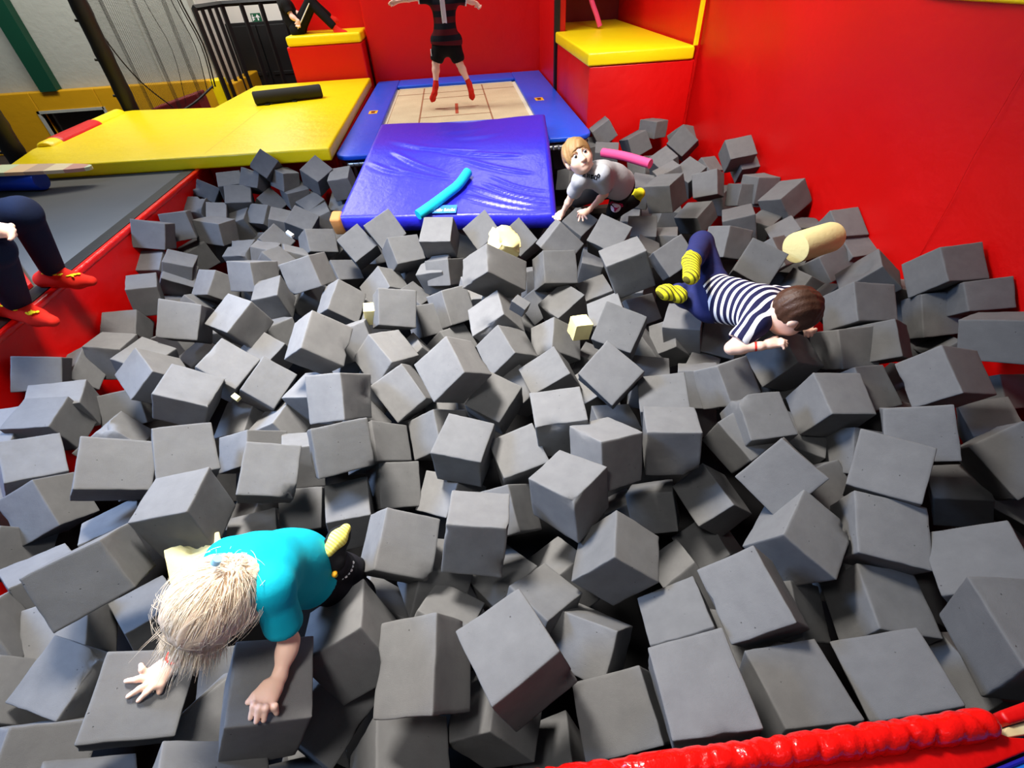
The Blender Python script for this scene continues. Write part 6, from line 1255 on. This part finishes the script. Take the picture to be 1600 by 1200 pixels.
def person(key, name_label, s, voxel, hs=None, ha=None):
    g = G_(key); root = empty('person', tuple(g['pelvis'] - A_([0, 0, .12])), name_label, 'person')
    sd, axes = figure(PE[key], s, voxel, hs, ha)
    part(link('body', sd.mesh(voxel, 'body'), 'skin'), root)
    return g, root, axes
def band(root, g, q, s, mats, t0=.80, t1=.92):
    e, w_ = g['el' + q], g['wr' + q]
    p0, p1 = e + (w_ - e) * t0, e + (w_ - e) * t1
    b = part(tube('wristband', mats[0], [p0, p1], [.0205 * s, .0195 * s], 20), root); b['label'] = 'red wristband'
    if len(mats) > 1:
        d = un(p1 - p0); c = (p0 + p1) / 2; o = un(np.cross(d, [0, 0, 1])); u = np.cross(o, d)
        sd = SDF(); sd.ell(c + o * .0185 * s * 1 + u * .006, (.007 * s, .014 * s, .011 * s), np.stack([o, u, d]), .002)
        x = link('band_tab', sd.mesh(.0015, 'band_tab'), mats[1], b, True); x.matrix_parent_inverse = (Matrix.Translation(root.location) @ b.matrix_parent_inverse).inverted()
    return b

# --- blond child in the turquoise shirt
M['hair_strand'] = basic('pale_blond_strands', (252, 236, 212), .45, .4)
def child_front():
    g, root, (up, fa, sv) = person('F', 'blond child in a turquoise t-shirt crawling over the cubes, head down, hands spread', .77, .0032, .88, .95)
    s = .77; hs = .88; c = g['head']
    part(link('shirt', shirt(g, s, .0, .62, .012, loose=.012).mesh(.004, 'shirt'), 'teal'), root)
    sd, wa = trousers(g, s, .012, .86, .16); part(link('trousers', sd.mesh(.005, 'trousers'), 'dark_trousers'), root)
    face_parts(root, c, up, fa, sv, hs, 'hair_light')
    # sole of the raised foot
    sk = sock_part(root, g, 'R', s, 'black_sock', .0035); sk['label'] = 'black sock with pale yellow sole and white writing'
    a, h, t = g['anR'], g['heelR'], g['toR']; L = t - h; nrm = un(A_([0, 0, 0.0]) + (A_([0, 0, 1.15]) - (h + t) / 2)); nrm = un(nrm - un(L) * (nrm @ un(L)))
    sd = SDF(); sd.cap(h + nrm * .022, h * .45 + t * .55 + nrm * .02, .016, .023, .01); sd.cap(h * .45 + t * .55 + nrm * .02, t + nrm * .014, .023, .014, .01)
    o = part(link('sole_grip', sd.mesh(.003, 'sole_grip'), 'pale_grip', None, True), root)
    sock_part(root, g, 'L', s, 'black_sock', .004)
    d = un(g['knR'] - a); o_ = un(np.cross(d, A_([0, 0, 1.15]) - a)); vv = un(A_([0, 0, 1.15]) - a); vv = un(vv - d * (vv @ d))
    bm = bmesh.new()
    for k in range(7):
        ang = -.75 + k * .25; q = a + d * .045 + (o_ * math.sin(ang) + vv * math.cos(ang)) * .0405
        bmesh.ops.create_icosphere(bm, subdivisions=1, radius=.005 - .001 * (k % 2), matrix=Matrix.Translation(q))
    part(link('sock_lettering', bm_mesh(bm), 'white'), root)
    for col, off, rr in (('orange', .010, .0075), ('lime', -.004, .0065)):
        sd = SDF(); q = a - d * off + o_ * .022 + vv * .024; sd.ell(q, (rr, rr * 1.3, rr), None, .002); part(link('sock_print', sd.mesh(.0015, 'sock_print'), col, None, True), root)
    band(root, g, 'R', .98, ['wrist_red', 'pale_blue'], .93, 1.09)
    # hair: a full mop plus fine flying strands that all sweep towards the hands
    sd = SDF(); ax = np.stack([sv, fa, up]); flow = un(g['flow']); hc = c + up * .012 - fa * .010; ra = A_([.083, .096, .094]) * .93
    sd.ell(hc, ra, ax, .02); sd.ell(hc + flow * .022, ra * .92, ax, .03); sd.ell(c + fa * .035 - up * .03, (.062, .066, .068), ax, .04)
    r = np.random.default_rng(3); kk = [r.normal(size=3) * 120 for _ in range(10)]; ph = r.uniform(0, 6, 10)
    def nz(A):
        t = 0
        for k_, p in zip(kk, ph):
            k_ = k_ - flow * (k_ @ flow) * .92
            t = t + np.sin(A[0][:, None, None] * k_[0] + A[1][None, :, None] * k_[1] + A[2][None, None, :] * k_[2] + p)
        return t * .0009
    hr = part(link('hair', sd.mesh(.003, 'hair', nz), 'hair_light', None, True), root)
    bm = bmesh.new(); R_ = np.random.default_rng(11)
    for k in range(2800):
        n = un(R_.normal(size=3))
        loose = R_.random() < .10
        lift = R_.uniform(.001, .006) if not loose else R_.uniform(.006, .022)
        p = hc + ax.T @ ((ax @ n) * (ra + lift)); pts = [p]; jit = R_.normal(size=3) * (.10 if not loose else .4); step = R_.uniform(.0085, .0118); nst = 8 if R_.random() < .75 else 9
        for q in range(nst):
            l = ax @ (p - hc); nn = un(ax.T @ (l / ra ** 2)); d_ = flow + jit + A_([0, 0, -.03 * q])
            if nn @ flow < .75: d_ = un(d_ - nn * (d_ @ nn))
            else: d_ = un(d_ + A_([0, 0, -.2]) + nn * .35)
            p = p + d_ * step; l = ax @ (p - hc); m_ = np.sqrt(((l / (ra + lift)) ** 2).sum())
            if m_ < 1: p = hc + ax.T @ (l / m_)
            elif nn @ flow < .6 and not loose: p = hc + ax.T @ (l / m_ * (1 + .03 * q / nst))
            pts.append(p)
        w0 = .0012 if not loose else .0006
        tube_bm(bm, pts, [w0 * (1 - .8 * i / nst) for i in range(nst + 1)], 3, False)
    o = link('loose_strands', bm_mesh(bm), 'hair_strand', hr, True); o.matrix_parent_inverse = (Matrix.Translation(root.location) @ hr.matrix_parent_inverse).inverted()
    cl = tube('hair_bobble', 'pale_blue_b', [hc - flow * .060 + A_([0, 0, .055]), hc - flow * .068 + A_([0.004, 0, .060])], .009, 14); part(cl, root)['label'] = 'light blue hair bobble'
M['pale_grip'] = striped('pale_yellow_grip', (238, 234, 130), (226, 214, 90), (.6, .8, .1), 120, .5)
M['lime'] = basic('lime_print', (170, 200, 90), .8, .2); M['pale_blue_b'] = basic('light_blue_elastic', (150, 205, 240), .6, .3)
child_front()

# --- boy in the grey t-shirt
def boy_grey():
    s = .76; hs = .97
    g, root, (up, fa, sv) = person('G', 'fair-haired boy in a light grey t-shirt and black joggers crouching beside the blue mat', s, .0042, .97, .97)
    c = g['head']
    part(link('shirt', shirt(g, s, .02, .62, .014, loose=.008).mesh(.0045, 'shirt'), 'grey_cotton'), root)
    sd, wa = trousers(g, s, .014, .9, .12); part(link('joggers', sd.mesh(.005, 'joggers'), 'black_cotton'), root)
    face_parts(root, c, up, fa, sv, hs, 'hair_blond', .003)
    part(link('hair', hair_cap(c, up, fa, sv, hs, .0035, .035, -.06, 1.03, 4), 'hair_blond'), root)
    sk = sock_part(root, g, 'L', s * 1.15, 'yellow_sock', .004); sk['label'] = 'fluffy yellow sock'
    sock_part(root, g, 'R', s, 'black_sock', .005)
    # print on the thigh: pale disc with a crimson crown of strokes
    camp = A_([0, 0, 1.15]); th = g['hipL'] * .35 + g['knL'] * .65; n = un(camp - th); axd = un(g['knL'] - g['hipL']); n = un(n - axd * (n @ axd)); o = np.cross(axd, n); 
    ctr = th + n * .0685 * s
    def pt(a, b): 
        w_ = a / (.068 * s); return tuple(th + axd * b + (n * math.cos(w_) + o * math.sin(w_)) * (.0715 * s + .002))
    def disc(name, mat, f, zz=0):
        bm = bmesh.new(); f(bm); me = bm_mesh(bm, name); return part(link(name, me, mat), root)
    def fan(bm, poly, lift=0):
        bm.faces.new([bm.verts.new(Vector(pt(a, b)) + Vector(n) * lift) for a, b in poly])
    R0 = .032
    disc('joggers_print', 'pinkwhite', lambda bm: [fan(bm, [(0, 0), (R0 * math.cos(t), R0 * math.sin(t)), (R0 * math.cos(t + .35), R0 * math.sin(t + .35))]) for t in np.arange(-.1, 6.2 - .35, .35)])
    def crown(bm):
        for t in np.arange(math.pi + .25, 2 * math.pi - .2, .36):
            fan(bm, [((R0 + .003) * math.cos(t), (R0 + .003) * math.sin(t)), ((R0 + .016) * math.cos(t), (R0 + .016) * math.sin(t)), ((R0 + .016) * math.cos(t + .28), (R0 + .016) * math.sin(t + .28)), ((R0 + .003) * math.cos(t + .28), (R0 + .003) * math.sin(t + .28))], .001)
        fan(bm, [(-.012, -.004), (-.004, -.006), (.006, -.004), (.004, .018), (-.004, .028), (-.008, .014)], .002)
        fan(bm, [(-.02, -.01), (-.014, -.012), (-.006, .004), (-.01, .008)], .002); fan(bm, [(.016, -.006), (.011, -.01), (.002, .004), (.005, .009)], .002)
    disc('joggers_print', 'crimson', crown)
    # dark lettering that runs round the chest, laid onto the shirt surface
    from mathutils.bvhtree import BVHTree
    sh_me = [o for o in root.children if o.name.startswith('shirt')][0].data
    bv = BVHTree.FromPolygons([v.co for v in sh_me.vertices], [p.vertices for p in sh_me.polygons])
    bm = bmesh.new()
    for stroke in g['let']:
        pts = []
        for d in stroke:
            h = bv.ray_cast(Vector((0, 0, 1.15)), Vector(d))
            if h[0] is not None: pts.append(h[0] + h[1] * .001)
        if len(pts) > 1: tube_bm(bm, pts, .0038, 6)
    part(link('shirt_lettering', bm_mesh(bm), 'ink'), root)
boy_grey()

# --- boy in the striped shirt
def boy_striped():
    s = .93
    g, root, (up, fa, sv) = person('S', 'brown-haired boy in a navy and white striped shirt lying face down on the cubes', s, .004)
    ax = un(g['neck'] - g['pelvis']); c = g['head']
    M['stripes'] = striped('navy_white_stripes', (30, 30, 66), (240, 240, 246), tuple(ax), 31, .58, .85, .012)
    part(link('shirt', shirt(g, s, .0, .6, .012, loose=.002).mesh(.004, 'shirt'), 'stripes'), root)
    sd, wa = trousers(g, s, .013, .86, .10); part(link('trousers', sd.mesh(.005, 'trousers'), 'navy_trousers'), root)
    face_parts(root, c, up, fa, sv, s, 'hair_brown')
    part(link('hair', hair_cap(c, up, fa, sv, s, .0035, .02, -.075, 1.04, 9), 'hair_brown'), root)
    M['yellow_grip'] = striped('yellow_grip_sock', (222, 216, 40), (104, 96, 34), (.8, .5, .2), 62, .62)
    for q in 'LR': sock_part(root, g, q, s * 1.05, 'yellow_grip', .004)['label'] = 'yellow ribbed grip sock'
    band(root, g, 'R', s, ['wrist_red'], .80, .95)
boy_striped()

# --- child jumping on the trampoline
def jumper():
    s = .86
    g, root, (up, fa, sv) = person('J', 'jumping child seen from behind in a dark striped football shirt with number 1', s, .0045)
    M['red_black'] = striped('dark_red_black_bands', (20, 22, 30), (84, 22, 30), (0, 0, 1), 10.5, .5)
    part(link('shirt', shirt(g, s, -.10, .55, .013, loose=.020).mesh(.005, 'shirt'), 'red_black'), root)
    for q in 'LR':
        sh, el = g['sh' + q], g['el' + q]; d = un(el - sh); e = sh + (el - sh) * .5
        part(tube('sleeve_cuff', 'white', [e + d * .0, e + d * .03], [.052 * s, .054 * s], 16), root)['label'] = 'white sleeve cuff'
    sd, wa = trousers(g, s, .014, .03, .10, short=.62)
    part(link('shorts', sd.mesh(.005, 'shorts'), 'black_cotton'), root)
    h, k = g['hipL'], g['knL']
    part(box('shorts_flash', 'white', h[0] - .098, h[0] - .088, h[1] - .05, h[1] + .02, h[2] - .075, h[2] - .02, .004), root)['label'] = 'white flash on the shorts'
    nm = box('shirt_number', 'white', -.032, .014, -.004, .004, 0, .26, .004); nm['label'] = 'white number 1'
    p = g['pelvis'] + (g['neck'] - g['pelvis']) * .42
    nm.matrix_world = Matrix.Translation((p[0] + .012, p[1] - .108 * s, p[2] + .02)); bpy.context.view_layer.update()
    mw_ = nm.matrix_world.copy(); nm.parent = root; nm.matrix_parent_inverse = Matrix.Translation(root.location).inverted()
    part(link('hair', hair_cap(g['head'], up, fa, sv, s, .005, .02, -.07, 1.02, 2), 'hair_brown'), root)
    face_parts(root, g['head'], up, fa, sv, s, 'hair_brown')
    for q in 'LR': sock_part(root, g, q, s, 'red_sock', .004)
    root.location = root.location
jumper()

# --- person sitting on the yellow cushion at the back
def sitter():
    s = 1.0
    g, root, (up, fa, sv) = person('B', 'person in black sitting with knees drawn up on the yellow cushion lid', s, .005)
    part(link('shirt', shirt(g, s, .04, .55, .012).mesh(.006, 'shirt'), 'black_cotton'), root)
    sd, wa = trousers(g, s, .010, .93, .10); part(link('leggings', sd.mesh(.006, 'leggings'), 'black_cotton'), root)
    for q in 'LR': sock_part(root, g, q, s, 'red_sock', .005)
    h, k = g['hipR'], g['knR']; camp = A_([0, 0, 1.15]); d = un(k - h); n = un(camp - h); n = un(n - d * (n @ d))
    part(tube('side_stripe', 'white', spline([h + n * .071 + d * .02, h * .6 + k * .4 + n * .071, h * .2 + k * .8 + n * .06, k + n * .058], 12), .006, 8), root)['label'] = 'white side stripe'
    part(link('hair', hair_cap(g['head'], up, fa, sv, s, .006, .02, -.08, 1.04, 5), 'hair_brown'), root)
    face_parts(root, g['head'], up, fa, sv, s, 'hair_brown')
    ch = g['pelvis'] + (g['neck'] - g['pelvis']) * .7; vv = un(camp - ch + A_([1.2, 0, 0]))
    sd = SDF(); sd.ell(ch + vv * .086, (.018, .018, .03), None, .004); part(link('shirt_print', sd.mesh(.004, 'shirt_print'), 'tan', None, True), root)
sitter()

# --- adult at the left edge
def adult():
    s = 1.25
    g, root, (up, fa, sv) = person('A', 'adult in dark jeans and red socks sitting at the edge of the pit', s, .006)
    part(link('shirt', shirt(g, s, .05, .9, .014).mesh(.008, 'shirt'), 'black_cotton'), root)
    sd, wa = trousers(g, s, .008, .95, .12); part(link('jeans', sd.mesh(.006, 'jeans'), 'jeans'), root)
    face_parts(root, g['head'], up, fa, sv, s, 'hair_brown')
    part(link('hair', hair_cap(g['head'], up, fa, sv, s, .007, .02, -.08, 1.04, 6), 'hair_brown'), root)
    for q in 'LR':
        sk = sock_part(root, g, q, s, 'red_sock', .005); sk['label'] = 'red sock with yellow animal shapes'
        h, t = g['heel' + q], g['to' + q]; d = un(t - h); rr = random.Random(ord(q)); L = np.linalg.norm(t - h)
        o_ = un(np.cross([0, 0, 1], d))
        for k, f in enumerate((.28, .52, .78)):
            y0 = h + d * L * f; zt = y0[2] + (.036, .0325, .0285)[k] * s + .005
            ctr = A_([y0[0], y0[1], zt]) - o_ * .012
            bm = bmesh.new()
            for (dx, dy, r1, r2) in ((0, 0, .022, .011), (.021, .010, .011, .008), (-.016, -.013, .013, .005), (.008, -.015, .012, .005), (-.021, .010, .011, .005)):
                mm = Matrix.Translation(ctr + d * dx + o_ * dy) @ Matrix.Rotation(math.atan2(d[1], d[0]) + rr.uniform(-.5, .5), 4, 'Z') @ Matrix.Diagonal((r1, r2, .004, 1))
                bmesh.ops.create_icosphere(bm, subdivisions=2, radius=1, matrix=mm)
            me = bm_mesh(bm, 'sock_motif'); x = link('sock_motif', me, 'yellow_sock', sk, True)
            x.matrix_parent_inverse = (Matrix.Translation(root.location) @ sk.matrix_parent_inverse).inverted()
adult()

# ------------------------------------------------------------------ light
def area(name, loc, size, power, col, target=(0, 2, -.2), spread=180):
    d = bpy.data.lights.new(name, 'AREA'); d.shape = 'RECTANGLE'; d.size, d.size_y = size; d.energy = power; d.color = col; d.spread = math.radians(spread)
    o = bpy.data.objects.new(name, d); COL.objects.link(o); o.location = loc
    o.rotation_euler = (Vector(target) - Vector(loc)).to_track_quat('-Z', 'Y').to_euler(); return o
area('hall_or_fill_lamp', (-.85, 2.1, 2.6), (.7, .6), 118, (1, .94, .86), (-.4, 1.9, 0), 98)
area('hall_or_fill_lamp', (.4, -1.2, 2.8), (1.4, .8), 3, (.60, .76, 1), (-.2, 1.6, -.2))  # added cool fill from behind the camera
area('hall_or_fill_lamp', (-3.4, 1.6, 2.6), (1.4, .8), 95, (.38, .58, 1), (-1.5, 1.7, -.2), 95)
area('hall_or_fill_lamp', (-.6, .1, 2.3), (.4, .4), 10, (1, .97, .93), (-.6, .7, 0), 90)  # small lamp added to brighten the blond child in front
area('hall_or_fill_lamp', (-2.6, 6.2, 3.6), (1.5, 1.0), 125, (1, .97, .93), (-2.6, 6.0, 0))
area('hall_or_fill_lamp', (.2, 5.8, 3.6), (1.2, 1.0), 58, (1, .97, .93), (.2, 5.9, 0))
area('hall_or_fill_lamp', (.9, 2.9, 3.0), (.6, 1.6), 15, (1, .9, .78), (2.3, 2.9, .75), 70)  # added lamp, aimed sideways to brighten the red right wall
area('hall_or_fill_lamp', (1.2, 2.4, 3.0), (.6, .6), 17, (1, .93, .86), (1.5, 4.7, .1), 55)  # added lamp that lifts the front of the red corner block
area('hall_or_fill_lamp', (-4.8, 6.6, 3.8), (2, .6), 120, (1, 1, .97), (-4.8, 8.6, .4))
area('hall_or_fill_lamp', (-2.9, 8.7, 3.2), (.8, .5), 45, (1, 1, .97), (-3, 9.7, .4))
w = bpy.data.worlds.new('world'); S.world = w; w.use_nodes = True
w.node_tree.nodes['Background'].inputs[0].default_value = (.6, .74, 1, 1); w.node_tree.nodes['Background'].inputs[1].default_value = .075
S.view_settings.view_transform = 'Standard'; S.view_settings.look = 'None'; S.view_settings.gamma = 1; S.view_settings.exposure = .0
S.view_settings.use_curve_mapping = False
S.cycles.max_bounces = 6; S.cycles.diffuse_bounces = 4; S.cycles.transparent_max_bounces = 8
S.cycles.use_denoising = True
